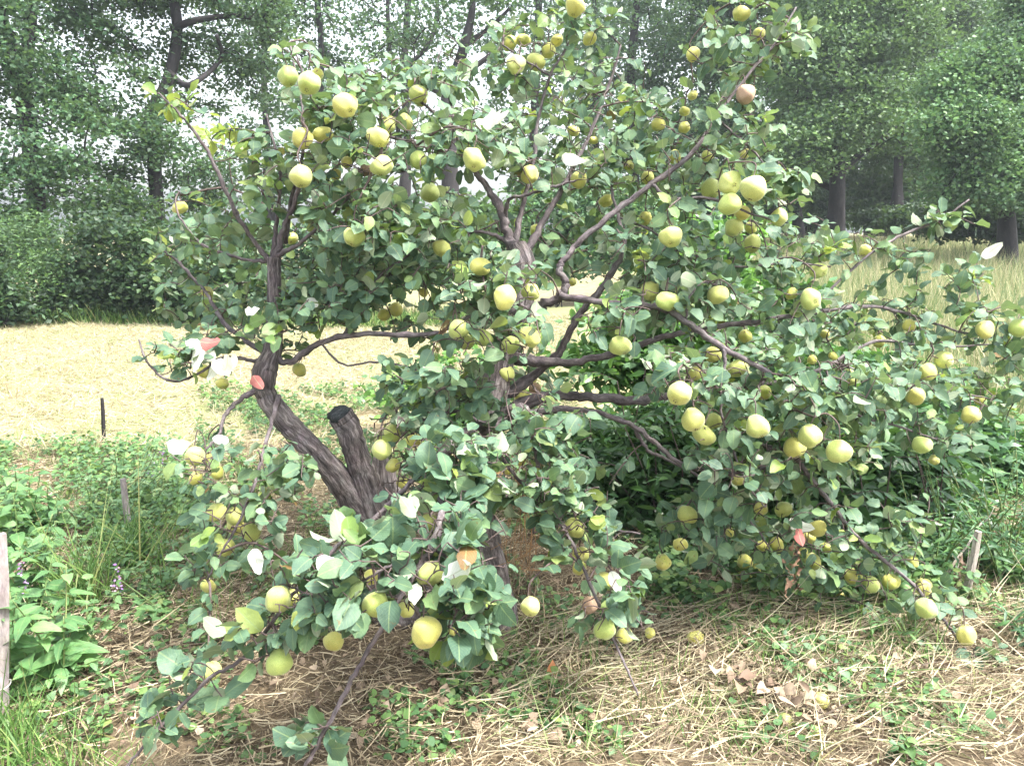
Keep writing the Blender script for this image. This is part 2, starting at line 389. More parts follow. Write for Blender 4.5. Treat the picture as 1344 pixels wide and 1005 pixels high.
def cloud(twigs, per, spread, size, asp, tmpl, name, mat, parent, flat=.55, seed=3, bend=.15, updir=.8, tip=.35):
    r = np.random.default_rng(seed); P = []
    tw = np.array(twigs); n = len(tw)
    s = r.random((n, per)); i = np.clip((tip+(1-tip)*s)*4, 0, 3.999); k = i.astype(int); f = (i-k)[..., None]
    a = np.take_along_axis(tw, k[..., None], 1) if False else tw[np.arange(n)[:, None], k]
    b = tw[np.arange(n)[:, None], k+1]
    P = a*(1-f)+b*f + r.normal(0, 1, (n, per, 3))*np.array([spread, spread, spread*flat])
    P = P.reshape(-1, 3); m = len(P)
    D = nrm(r.normal(0, 1, (m, 3))*np.array([1, 1, .5]) + np.array([0, 0, -.15]))
    N = nrm(r.normal(0, .6, (m, 3)) + np.array([0, 0, updir]))
    L = size*(.6+.8*r.random(m))
    return leaves(name, P, D, N, L, L*asp, tmpl, [mat], parent, bend=bend, seed=seed, smooth=False)

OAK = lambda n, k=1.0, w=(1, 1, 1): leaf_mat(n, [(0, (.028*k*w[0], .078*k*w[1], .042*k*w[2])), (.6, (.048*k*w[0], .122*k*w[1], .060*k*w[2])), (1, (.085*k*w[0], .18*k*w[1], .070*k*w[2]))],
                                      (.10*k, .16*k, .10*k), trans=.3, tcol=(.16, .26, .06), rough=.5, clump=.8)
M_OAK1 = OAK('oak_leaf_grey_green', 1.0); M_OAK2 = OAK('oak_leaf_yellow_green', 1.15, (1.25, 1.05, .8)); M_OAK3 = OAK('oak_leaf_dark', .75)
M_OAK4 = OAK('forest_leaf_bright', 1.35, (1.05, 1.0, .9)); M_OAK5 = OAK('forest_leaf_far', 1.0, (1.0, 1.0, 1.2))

def bg_tree(px, d, label, stems, blobs, n, per, mat, size=.12, name='oak_tree', group='trees along the far edge of the field', base_w=26, seed=1, spread=.32):
    """stems: lists of (px, py, width px); blobs: (px, py, rx px, ry px, depth offset m); all at distance d"""
    w = W(px, 300, d); base = np.array([w[0], w[1], float(gz(w[0], w[1]))-.05])
    root = empty(name, base, label, 'tree', group)
    tb = Tubes(); skel = []
    for k, st in enumerate(stems):
        pts = [W(x, y, d + (dd if False else 0)) for x, y, ww in st]
        if k == 0: pts = [base] + pts; ws = [base_w*1.15] + [q[2] for q in st]
        else: ws = [q[2] for q in st]
        pts = np.array(pts); pts[1:, 1] += rng.normal(0, .15, len(pts)-1)
        c = catmull(pts, 5); rr = np.interp(np.linspace(0, 1, len(c)), np.linspace(0, 1, len(ws)), ws)*d/FPX/2
        tb.add(c, rr, 9, rough=.06); skel += list(c[2:] if k == 0 else c)
    tg = []; tot = sum(b[2]*b[3] for b in blobs)
    for x, y, rx, ry, dd in blobs:
        m = max(4, int(n*rx*ry/tot)); dz = d+dd; s = dz/FPX
        tg.append(ellipsoid_pts(W(x, y, dz), (rx*s, .75*(rx+ry)/2*s, ry*s), m))
    tg = np.concatenate(tg)
    tg = tg[rng.random(len(tg)) < .62]; tw = grow(np.array(skel), tg, tb, .07*d/18, .012, 4, .12)
    tb.build('trunk', [M_BGBARK], root)
    c = cloud(tw, int(per*1.9), spread*1.15, size, .45, T_FAR, 'crown', mat, root, seed=seed, flat=.42, tip=.62)
    return root

bg_tree(62, 16.5, 'dark forked oak at the far left, its twin stems rising above the dark bush', 
        [[(52, 300, 25), (40, 200, 24), (28, 110, 22), (12, 50, 19), (-10, -40, 14), (-20, -140, 8)], [(33, 120, 16), (38, 40, 16), (42, -30, 13), (50, -130, 7)], [(38, 200, 10), (0, 230, 8), (-40, 245, 5)]],
        [(30, 120, 110, 60, 0), (-30, 40, 90, 80, -1), (80, 190, 70, 60, -.5), (20, -60, 130, 80, 0), (100, 60, 50, 60, 1), (0, 240, 60, 40, -1)], 480, 44, M_OAK1, .09, seed=11, spread=.22, base_w=30)
bg_tree(206, 18.0, 'oak with a crooked dark trunk standing behind the left tip of the quince tree',
        [[(203, 240, 17), (203, 190, 18), (196, 150, 17), (215, 110, 15), (226, 60, 15), (232, 20, 14), (215, -60, 9)], [(226, 40, 10), (255, 30, 9), (300, 20, 6), (330, 25, 4)], [(222, 95, 8), (255, 115, 7), (285, 75, 6), (290, 50, 4)], [(200, 180, 6), (150, 160, 5), (110, 165, 3)]],
        [(150, 30, 90, 50, 0), (160, 130, 90, 50, -.5), (130, 250, 70, 40, 0), (230, -50, 130, 60, 0), (260, 240, 60, 50, .5), (280, 90, 70, 60, 1), (330, 40, 60, 60, .5), (190, 190, 60, 30, -1), (240, 310, 70, 30, -.5)], 600, 46, M_OAK3, .09, seed=12, spread=.23, base_w=20)
bg_tree(420, 26.0, 'slender tree with a thin straight trunk seen above the left shoulder of the quince',
        [[(419, 200, 9), (420, 60, 8), (418, 0, 8), (425, -80, 5)]],
        [(400, 40, 70, 60, 0), (430, -50, 80, 60, 0), (380, 130, 60, 50, 0), (440, 120, 50, 60, 1)], 240, 30, M_OAK1, .13, seed=13)
bg_tree(350, 31.0, 'pale distant tree filling the gap between two oaks on the left',
        [[(350, 200, 9), (348, 80, 8), (355, -20, 5)]],
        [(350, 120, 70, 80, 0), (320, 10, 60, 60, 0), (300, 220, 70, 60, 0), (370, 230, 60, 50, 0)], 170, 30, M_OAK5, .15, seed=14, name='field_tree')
bg_tree(520, 30.0, 'thin twin stemmed tree above the left half of the quince crown',
        [[(535, 200, 11), (532, 100, 10), (536, 0, 9), (530, -90, 6)], [(524, 180, 6), (512, 60, 6), (508, -50, 4)], [(535, 90, 6), (570, 40, 6), (575, -60, 4)]],
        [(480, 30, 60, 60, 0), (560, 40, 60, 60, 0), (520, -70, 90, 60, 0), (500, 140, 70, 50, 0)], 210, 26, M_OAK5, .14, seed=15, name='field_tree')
bg_tree(592, 23.0, 'dark limbed tree right behind the top centre of the quince',
        [[(590, 200, 20), (588, 130, 18), (600, 90, 15), (612, 55, 12), (620, 0, 9), (610, -80, 5)], [(600, 92, 9), (625, 88, 8), (650, 70, 5)], [(590, 130, 8), (560, 110, 7), (545, 90, 4)], [(610, 60, 7), (645, 35, 6), (670, 10, 4)]],
        [(600, 20, 90, 50, 0), (640, -60, 100, 50, 0), (540, 80, 50, 40, 1)], 170, 24, M_OAK1, .12, seed=16)
bg_tree(700, 33.0, 'pale hazy tree rising behind the middle of the quince crown',
        [[(700, 200, 12), (705, 60, 11), (710, -60, 7)]],
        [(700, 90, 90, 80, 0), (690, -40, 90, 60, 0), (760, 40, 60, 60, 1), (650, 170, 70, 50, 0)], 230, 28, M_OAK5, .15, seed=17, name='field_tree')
bg_tree(830, 30.0, 'tall pale green tree just left of the dense forest edge',
        [[(832, 220, 13), (828, 100, 12), (835, 0, 9), (830, -80, 6)]],
        [(830, 60, 80, 70, 0), (850, -50, 90, 60, 0), (800, 170, 70, 60, 0), (900, 120, 60, 80, 0)], 330, 32, M_OAK1, .14, seed=18, name='field_tree')
bg_tree(985, 27.0, 'broad green tree at the forest edge behind the quince upper right sprays',
        [[(1000, 230, 14), (985, 150, 13), (965, 60, 11), (960, -60, 7)], [(1003, 200, 8), (1020, 150, 7), (1030, 90, 4)]],
        [(960, 40, 90, 80, 0), (1010, 150, 70, 60, -1), (940, 190, 80, 60, 0), (980, -60, 110, 60, 0)], 800, 42, M_OAK1, .11, seed=19)
bg_tree(1097, 22.0, 'thick trunked oak on the right with one limb leaning out to the right',
        [[(1097, 260, 21), (1098, 210, 18), (1097, 160, 16), (1100, 100, 13), (1110, 20, 10), (1110, -80, 6)], [(1098, 235, 10), (1125, 210, 10), (1160, 180, 8), (1200, 150, 5)], [(1097, 250, 9), (1078, 240, 7), (1050, 225, 5)]],
        [(1080, 90, 100, 70, -.5), (1040, 200, 70, 40, -1), (1130, 30, 110, 80, 0), (1170, 150, 70, 50, .5), (1090, -80, 150, 60, 0), (1110, 160, 60, 30, -1)], 1000, 46, M_OAK2, .10, seed=20, base_w=25)
bg_tree(1177, 27.0, 'shaded oak with a slim dark trunk, right of the thick trunked one',
        [[(1176, 250, 12), (1180, 190, 11), (1185, 100, 10), (1180, 0, 7)]],
        [(1190, 90, 80, 80, 0), (1200, 0, 110, 70, 0), (1230, 190, 60, 40, 0), (1160, 190, 50, 30, 1)], 700, 40, M_OAK3, .12, seed=21)
bg_tree(1218, 31.0, 'half hidden tree whose dark stem shows between trunk and bright foliage',
        [[(1218, 240, 16), (1222, 180, 14), (1230, 80, 11), (1240, -40, 7)]],
        [(1240, 60, 90, 90, 0), (1290, -30, 110, 70, 0), (1180, 240, 60, 30, 1), (1280, 180, 90, 60, 0)], 480, 34, M_OAK5, .15, seed=22)
bg_tree(1047, 25.0, 'low tree with a short dark trunk just left of the thick trunked oak',
        [[(1045, 280, 15), (1040, 230, 12), (1020, 180, 8)]],
        [(1030, 230, 50, 30, 0), (990, 270, 60, 30, 0), (1060, 190, 50, 40, 0)], 200, 34, M_OAK3, .12, seed=23)
bg_tree(1330, 17.0, 'big bright leafed tree at the right edge in front of the darker forest',
        [[(1330, 250, 16), (1325, 180, 14), (1320, 110, 11), (1320, 50, 7)]],
        [(1290, 110, 75, 50, -.5), (1340, 90, 90, 50, 0), (1270, 170, 60, 45, -1), (1350, 190, 90, 60, 0), (1300, 240, 90, 35, -.5), (1380, 20, 60, 60, 0)], 1300, 48, M_OAK4, .08, seed=24, name='maple_tree', spread=.24)
for i, (x, dd, nm) in enumerate([(920, 40, 'backmost forest tree behind the forest edge, upper middle right'), (1060, 38, 'backmost forest tree behind the thick trunked oak'), (1150, 42, 'backmost forest tree between the slim trunk and the leaning limb'),
                                 (1260, 40, 'backmost forest tree behind the bright leafed tree'), (1370, 38, 'backmost forest tree at the very right edge'), (780, 42, 'backmost pale tree low behind the quince middle')]):
    bg_tree(x, dd, nm, [[(x, 200, 12), (x+4, 80, 11), (x-4, -60, 8)]],
            [(x, 60, 90, 90, 0), (x, -60, 100, 70, 0), (x, 200, 100, 70, 0), (x+30, 270, 100, 40, 0)], 420, 30, M_OAK5, .2, 'forest_tree', 'forest behind the edge trees', seed=40+i, spread=.4)

def shrub(px, d, label, blobs, n, per, mat, size, tmpl=T_FAR, asp=.42, name='shrub', cat='shrub', group=None, spread=.14, seed=1, stems=4, sr=.012, bend=.15, updir=.8):
    w = W(px, 500, d); base = np.array([w[0], w[1], float(gz(w[0], w[1]))-.02])
    root = empty(name, base, label, cat, group); tb = Tubes(); skel = []
    cs = [W(b[0], b[1], d+b[4]) for b in blobs]
    for c in (cs*3)[:max(stems, len(cs))]:
        s0 = base + np.append(rng.normal(0, .12, 2), 0); t = c + rng.normal(0, .1, 3); mid = (s0+t)/2 + np.append(rng.normal(0, .08, 2), .1)
        p = catmull([s0, mid, t], 5); tb.add(p, np.linspace(sr, sr*.4, len(p)), 5); skel += list(p[2:])
    tot = sum(b[2]*b[3] for b in blobs); tg = []
    for (x, y, rx, ry, dd) in blobs:
        m = max(4, int(n*rx*ry/tot)); s = (d+dd)/FPX
        q = ellipsoid_pts(W(x, y, d+dd), (rx*s, .7*(rx+ry)/2*s, ry*s), m)
        q[:, 2] = np.maximum(q[:, 2], gz(q[:, 0], q[:, 1])+.03); tg.append(q)
    tw = grow(np.array(skel), np.concatenate(tg), tb, sr*.6, sr*.15, 3, .1)
    tb.build('stems', [M_BGBARK], root)
    cloud(tw, per, spread, size, asp, tmpl, 'foliage', mat, root, seed=seed, bend=bend, updir=updir)
    return root
M_BUSH_D = OAK('bush_leaf_dark', .55, (1, 1, .9)); M_BUSH_M = OAK('bush_leaf_green', .85, (1.1, 1.0, .9)); M_BUSH_L = OAK('bush_leaf_light', 1.25, (1.2, 1.0, .7))
G1 = 'bushes along the left edge of the field'
shrub(150, 13.8, 'large dark green bush under the oaks beside the mown field', [(150, 340, 75, 60, 0), (110, 390, 60, 40, 0), (190, 380, 60, 45, 0), (150, 280, 60, 40, 1)], 520, 30, M_BUSH_D, .09, group=G1, seed=51, spread=.17)
shrub(60, 13.6, 'light green feathery bush with a rusty foot beside the dark bush', [(60, 370, 40, 45, 0), (45, 320, 50, 40, .6), (75, 410, 40, 20, 0)], 260, 26, M_BUSH_L, .08, T_FAR, .2, group=G1, seed=52, spread=.17)
shrub(5, 12.8, 'small rounded grey green bush at the left picture edge', [(0, 395, 35, 32, 0), (-30, 380, 40, 45, 0)], 200, 26, M_BUSH_D, .08, group=G1, seed=53, spread=.14)
shrub(255, 13.6, 'mid green bush low behind the left tip of the quince', [(250, 380, 60, 45, 0), (310, 360, 60, 60, 0), (280, 320, 60, 40, .6)], 380, 28, M_BUSH_M, .09, group=G1, seed=54, spread=.17)
shrub(400, 14.6, 'dusky green bush behind the leaning quince trunk', [(400, 350, 80, 60, 0), (470, 330, 70, 60, .5), (430, 390, 80, 25, 0)], 380, 28, M_OAK3, .10, group=G1, seed=55, spread=.2)
shrub(-60, 15, 'yellow green thicket just past the left picture edge', [(0, 330, 60, 50, 0), (-60, 340, 60, 60, 0), (20, 290, 50, 30, .6)], 300, 26, M_BUSH_M, .10, group=G1, seed=56, spread=.18)
G2 = 'bushes at the foot of the forest'
shrub(560, 14.5, 'hazy bush behind the quince, left of its central stems', [(550, 320, 70, 50, 0), (620, 310, 60, 50, 0), (600, 350, 80, 25, 0)], 330, 26, M_OAK2, .10, group=G2, seed=57, spread=.18)
shrub(740, 15.5, 'hazy bush behind the quince, right of its central stems', [(720, 290, 80, 50, 0), (810, 290, 80, 50, 0), (740, 335, 90, 30, 0)], 380, 26, M_OAK4, .10, group=G2, seed=58, spread=.18)
shrub(940, 24, 'dark low bush under the broad tree at the forest edge', [(940, 290, 70, 35, 0), (890, 270, 50, 40, 0)], 260, 26, M_OAK3, .13, group=G2, seed=59, spread=.22)
shrub(1270, 19, 'dark green bush at the foot of the bright leafed tree', [(1260, 285, 60, 28, 0), (1320, 280, 60, 40, 0)], 340, 30, M_BUSH_D, .11, group=G2, seed=60, spread=.18)
shrub(1110, 30, 'dark thicket closing the view between the oak trunks', [(1100, 250, 90, 45, 0), (1200, 250, 80, 45, 0), (1020, 270, 70, 40, 0)], 500, 30, M_BUSH_M, .16, group=G2, seed=62, spread=.3)
shrub(1000, 36, 'pale thicket far back under the broad tree', [(960, 250, 90, 50, 0), (1050, 230, 80, 50, 0), (860, 270, 80, 40, 0)], 420, 30, M_OAK5, .18, group=G2, seed=63, spread=.3)
shrub(1170, 24, 'low shaded bush between the oak trunks', [(1190, 285, 40, 16, 0), (1140, 288, 30, 10, 0)], 140, 26, M_BUSH_D, .12, group=G2, seed=61, spread=.18)

# ------------------------------------------------------------------ mown field, tall grass, litter
def scatter(px0, px1, py0, py1, n, zoff=.0, r=rng):
    """random ground points, even per square metre, over the patch of ground seen between two rows of the picture"""
    k0 = .1908 + (py0-502.5)/FPX*.9816; k1 = .1908 + (py1-502.5)/FPX*.9816
    y0 = 1.6/k1; y1 = 1.6/k0; P = []
    y = np.sqrt(r.random(n)*(y1**2-y0**2)+y0**2); x = (px0 + (px1-px0)*r.random(n)-672)/FPX*y
    return np.stack([x, y, gz(x, y)+zoff], 1)
r2 = np.random.default_rng(21)
P = scatter(-150, 760, 425, 620, 60000, 0, r2); n = len(P)
strips('dry_mown_hay', P+np.array([0, 0, .01]), np.stack([r2.normal(0, 1, n), r2.normal(0, 1, n), r2.random(n)*.5], 1), .05+.13*r2.random(n), .002+.0022*r2.random(n), [M_HAY], sag=.3, seg=2, seed=2,
       kind='stuff', label='pale mown hay lying over the field at the left', cat='hay')
P = scatter(-150, 1500, 425, 640, 60000, 0, r2); n = len(P)
g = np.sin(P[:, 0]*1.3+2)*np.sin(P[:, 1]*.9)+.5*np.sin(P[:, 0]*3.1+P[:, 1]*2.3); P = P[(g > .1) | (r2.random(len(P)) < .35)]; n = len(P)
strips('short_green_grass', P, np.stack([r2.normal(0, .5, n), r2.normal(0, .5, n), np.ones(n)], 1), .03+.07*r2.random(n), .0016+.0016*r2.random(n), [M_FIELD], sag=.4, seg=2, seed=3,
       kind='stuff', label='short green grass growing through the mown field', cat='grass')
# tall ripening grass on the rising ground to the right
n = 70000; y = 4.9 + 20.6*r2.random(n)**.9; t = r2.random(n); x = (.20+.0*y+.66*t+.22*np.clip((6.5-y)/1.6, 0, 1)*(1-t))*y; P = np.stack([x, y, gz(x, y)], 1)
strips('tall_field_grass', P, np.stack([r2.normal(0, .22, n), r2.normal(0, .22, n), np.ones(n)], 1), .30+.45*r2.random(n), .003+.004*r2.random(n), [M_TALL], sag=.5, seg=3, seed=4,
       kind='stuff', label='tall straw coloured grass on the slope at the right', cat='grass')
n = 9000; y = 13.3 + 2.0*r2.random(n)**1.5; x = (-.8+.75*r2.random(n))*y; P = np.stack([x, y, gz(x, y)], 1)
strips('field_edge_grass', P, np.stack([r2.normal(0, .35, n), r2.normal(0, .35, n), np.ones(n)], 1), .10+.25*r2.random(n), .005+.004*r2.random(n), [M_GRASS], sag=.5, seg=2, seed=5,
       kind='stuff', label='green grass fringe under the bushes at the far field edge', cat='grass')

# straw litter near the camera
P = scatter(-200, 1560, 600, 1120, 105000, 0, r2); n = len(P); h = r2.random(n)**2*.05
clump = np.sin(P[:, 0]*4+1)*np.sin(P[:, 1]*5)+.6*np.sin(P[:, 0]*9+P[:, 1]*7); keep = (clump > -.75) | (r2.random(n) < .45); P = P[keep]; h = h[keep]; n = len(P)
ang = r2.normal(0, 1.1, n) + np.sin(P[:, 0]*2)*1.2
L = .03+.15*r2.random(n)**2.2
strips('straw_litter', P+np.stack([0*h, 0*h, .006+h], 1), np.stack([np.cos(ang), np.sin(ang), r2.normal(.04, .16, n)], 1), L, .0011+.0016*r2.random(n), [M_STRAW], sag=.9, seg=5, seed=6,
       kind='stuff', label='tangled dry straw litter covering the ground in front', cat='straw')
P = scatter(600, 1500, 840, 1120, 2600, 0, r2); n = len(P); ang = r2.normal(.2, .7, n)
strips('straw_litter', P+np.stack([P[:, 0]*0, P[:, 0]*0, .02+.05*r2.random(n)], 1), np.stack([np.cos(ang), np.sin(ang), r2.normal(.03, .2, n)], 1),   .06+.24*r2.random(n)**1.5, .001+.0013*r2.random(n), [M_HAY], sag=.7, seg=6, seed=7,
       kind='stuff', label='longer pale straws heaped over the lower right ground', cat='straw')
P = scatter(-100, 1500, 600, 1100, 22000, 0, r2); g = np.sin(P[:, 0]*2.3+.5)*np.sin(P[:, 1]*2.9+1)+.5*np.sin(P[:, 0]*6+P[:, 1]*5); P = P[g > .15]; n = len(P)
strips('sparse_green_grass', P, np.stack([r2.normal(0, .5, n), r2.normal(0, .5, n), np.ones(n)], 1), .04+.10*r2.random(n), .0013+.0016*r2.random(n), [M_GRASS], sag=.6, seg=3, seed=8,
       kind='stuff', label='sparse green grass blades among the straw in front', cat='grass')

def cover(name, px0, px1, py0, py1, n, label, size=.03, hmax=.10, seed=1, thresh=-.2, mat=None, tm=T_OVATE, asp=.42):
    r = np.random.default_rng(seed); P = scatter(px0, px1, py0, py1, n, 0, r)
    g = np.sin(P[:, 0]*5+seed)*np.sin(P[:, 1]*4+2*seed)+.6*np.sin(P[:, 0]*11+P[:, 1]*8); P = P[g > thresh]; n = len(P)
    P = np.repeat(P, 3, 0) + r.normal(0, .02, (n*3, 3))*np.array([1, 1, 0]); n *= 3
    P[:, 2] += .012 + hmax*r.random(n)**1.3
    D = np.stack([r.normal(0, 1, n), r.normal(0, 1, n), r.normal(0, .3, n)], 1); N = r.normal(0, .35, (n, 3))+np.array([0, -.15, 1])
    L = size*(.5+1.0*r.random(n))
    o = leaves(name, P, D, N, L, L*asp, tm, [mat or M_COVER], None, seed=seed); return set_props(o, label, 'ground cover', None, 'stuff')
cover('weedy_ground_cover', 860, 1500, 752, 850, 3800, 'low leafy green ground cover along the foot of the dark bushes', .032, .13, 1, -.6)
cover('weedy_ground_cover', -80, 1450, 820, 1080, 3400, 'small green leaves scattered through the straw in front', .026, .05, 2, .1)
cover('weedy_ground_cover', 120, 780, 640, 860, 2800, 'green weeds spreading over the ground beneath the quince', .028, .09, 3, .15)
cover('weedy_ground_cover', 250, 760, 520, 660, 3600, 'bright low weeds on the ground behind the quince trunks', .035, .10, 4, -.3, mat=M_BUSH_L)
cover('weedy_ground_cover', -60, 260, 610, 780, 3400, 'mixed low weeds between the left plants', .03, .16, 5, -.4)
r = np.random.default_rng(33); P = scatter(-100, 1450, 760, 1060, 1500, .012, r); P[:, 2] += r.random(len(P))*.03; n = len(P)
o = leaves('leaf_litter', P, np.stack([r.normal(0, 1, n), r.normal(0, 1, n), r.normal(0, .3, n)], 1), r.normal(0, .5, (n, 3))+np.array([0, 0, 1]), .015+.03*r.random(n), (.006+.012*r.random(n)), T_OVATE, [M_DRYLEAF], bend=.4, fold=.6, wave=.2, seed=9)
set_props(o, 'crumbled brown leaf litter among the straw', 'leaf litter', None, 'stuff')

# ------------------------------------------------------------------ the quince tree
QB = W(585, 812, 3.25); QB[2] = 0
quince_tree = empty('quince_tree', QB, 'old many stemmed quince tree laden with yellow green fruit in the middle', 'tree')
SK = []            # skeleton samples the twigs may grow from
def limb(name, pts, mat=M_BRANCH, sides=8, rough=.05, sub=7, jit=.0, skel=True, cut=False):
    P = [W(p[0], p[1], p[2]) for p in pts]; w = [p[3]*p[2]/FPX/2*(.72 if mat is M_BRANCH else 1) for p in pts]
    P = np.array(P); c = catmull(P, sub); rr = np.interp(np.linspace(0, 1, len(c)), np.linspace(0, 1, len(w)), w)
    c[1:-1] += rng.normal(0, 1, (len(c)-2, 3))*(rr[1:-1, None]*(.16 if mat is M_BRANCH else .02)+.0006)
    if mat is M_BRANCH:
        for q in rng.integers(1, len(c)-1, max(1, len(c)//7)): rr[q] *= 1.22
    tb = Tubes(); tb.add(c, rr, sides, rough=rough); o = tb.build(name, [mat], quince_tree)
    if skel: SK.extend(list(c))
    return o, c, rr
limb('trunk', [(530, 812, 3.32, 84), (506, 730, 3.3, 56), (470, 664, 3.28, 40), (434, 617, 3.22, 32), (400, 580, 3.18, 31), (372, 550, 3.15, 30), (349, 518, 3.12, 27), (347, 490, 3.1, 32), (357, 460, 3.12, 24), (361, 410, 3.17, 20), (360, 360, 3.2, 17), (360, 338, 3.2, 18)], M_TRUNK, 24, .045, 8, skel=False)
SK += [W(360, y, 3.17) for y in range(340, 480, 12)]
limb('trunk', [(520, 780, 3.3, 50), (500, 690, 3.28, 42), (482, 635, 3.27, 35), (468, 598, 3.25, 31), (456, 562, 3.22, 32), (446, 545, 3.2, 34)], M_TRUNK, 22, .05, 7, skel=False)
tb = Tubes(); q0, q1 = W(446, 545, 3.2), W(443, 539, 3.187); tb.add([q0, q1], [.050, .038], 16, rough=.12); tb.build('cut_end', [M_CUT], quince_tree)
limb('trunk', [(540, 800, 3.34, 50), (520, 700, 3.36, 42), (505, 640, 3.36, 36), (500, 600, 3.38, 26)], M_TRUNK, 16, .035, 6, skel=False)
limb('trunk', [(655, 835, 3.2, 62), (642, 750, 3.2, 50), (628, 680, 3.2, 46), (622, 620, 3.17, 44), (640, 560, 3.15, 40), (652, 500, 3.15, 36), (665, 450, 3.15, 32), (684, 400, 3.15, 30), (690, 350, 3.17, 27), (678, 322, 3.2, 26)], M_TRUNK, 16, .03, 7, skel=False)
SK += [W(660, y, 3.15) for y in range(340, 600, 15)]
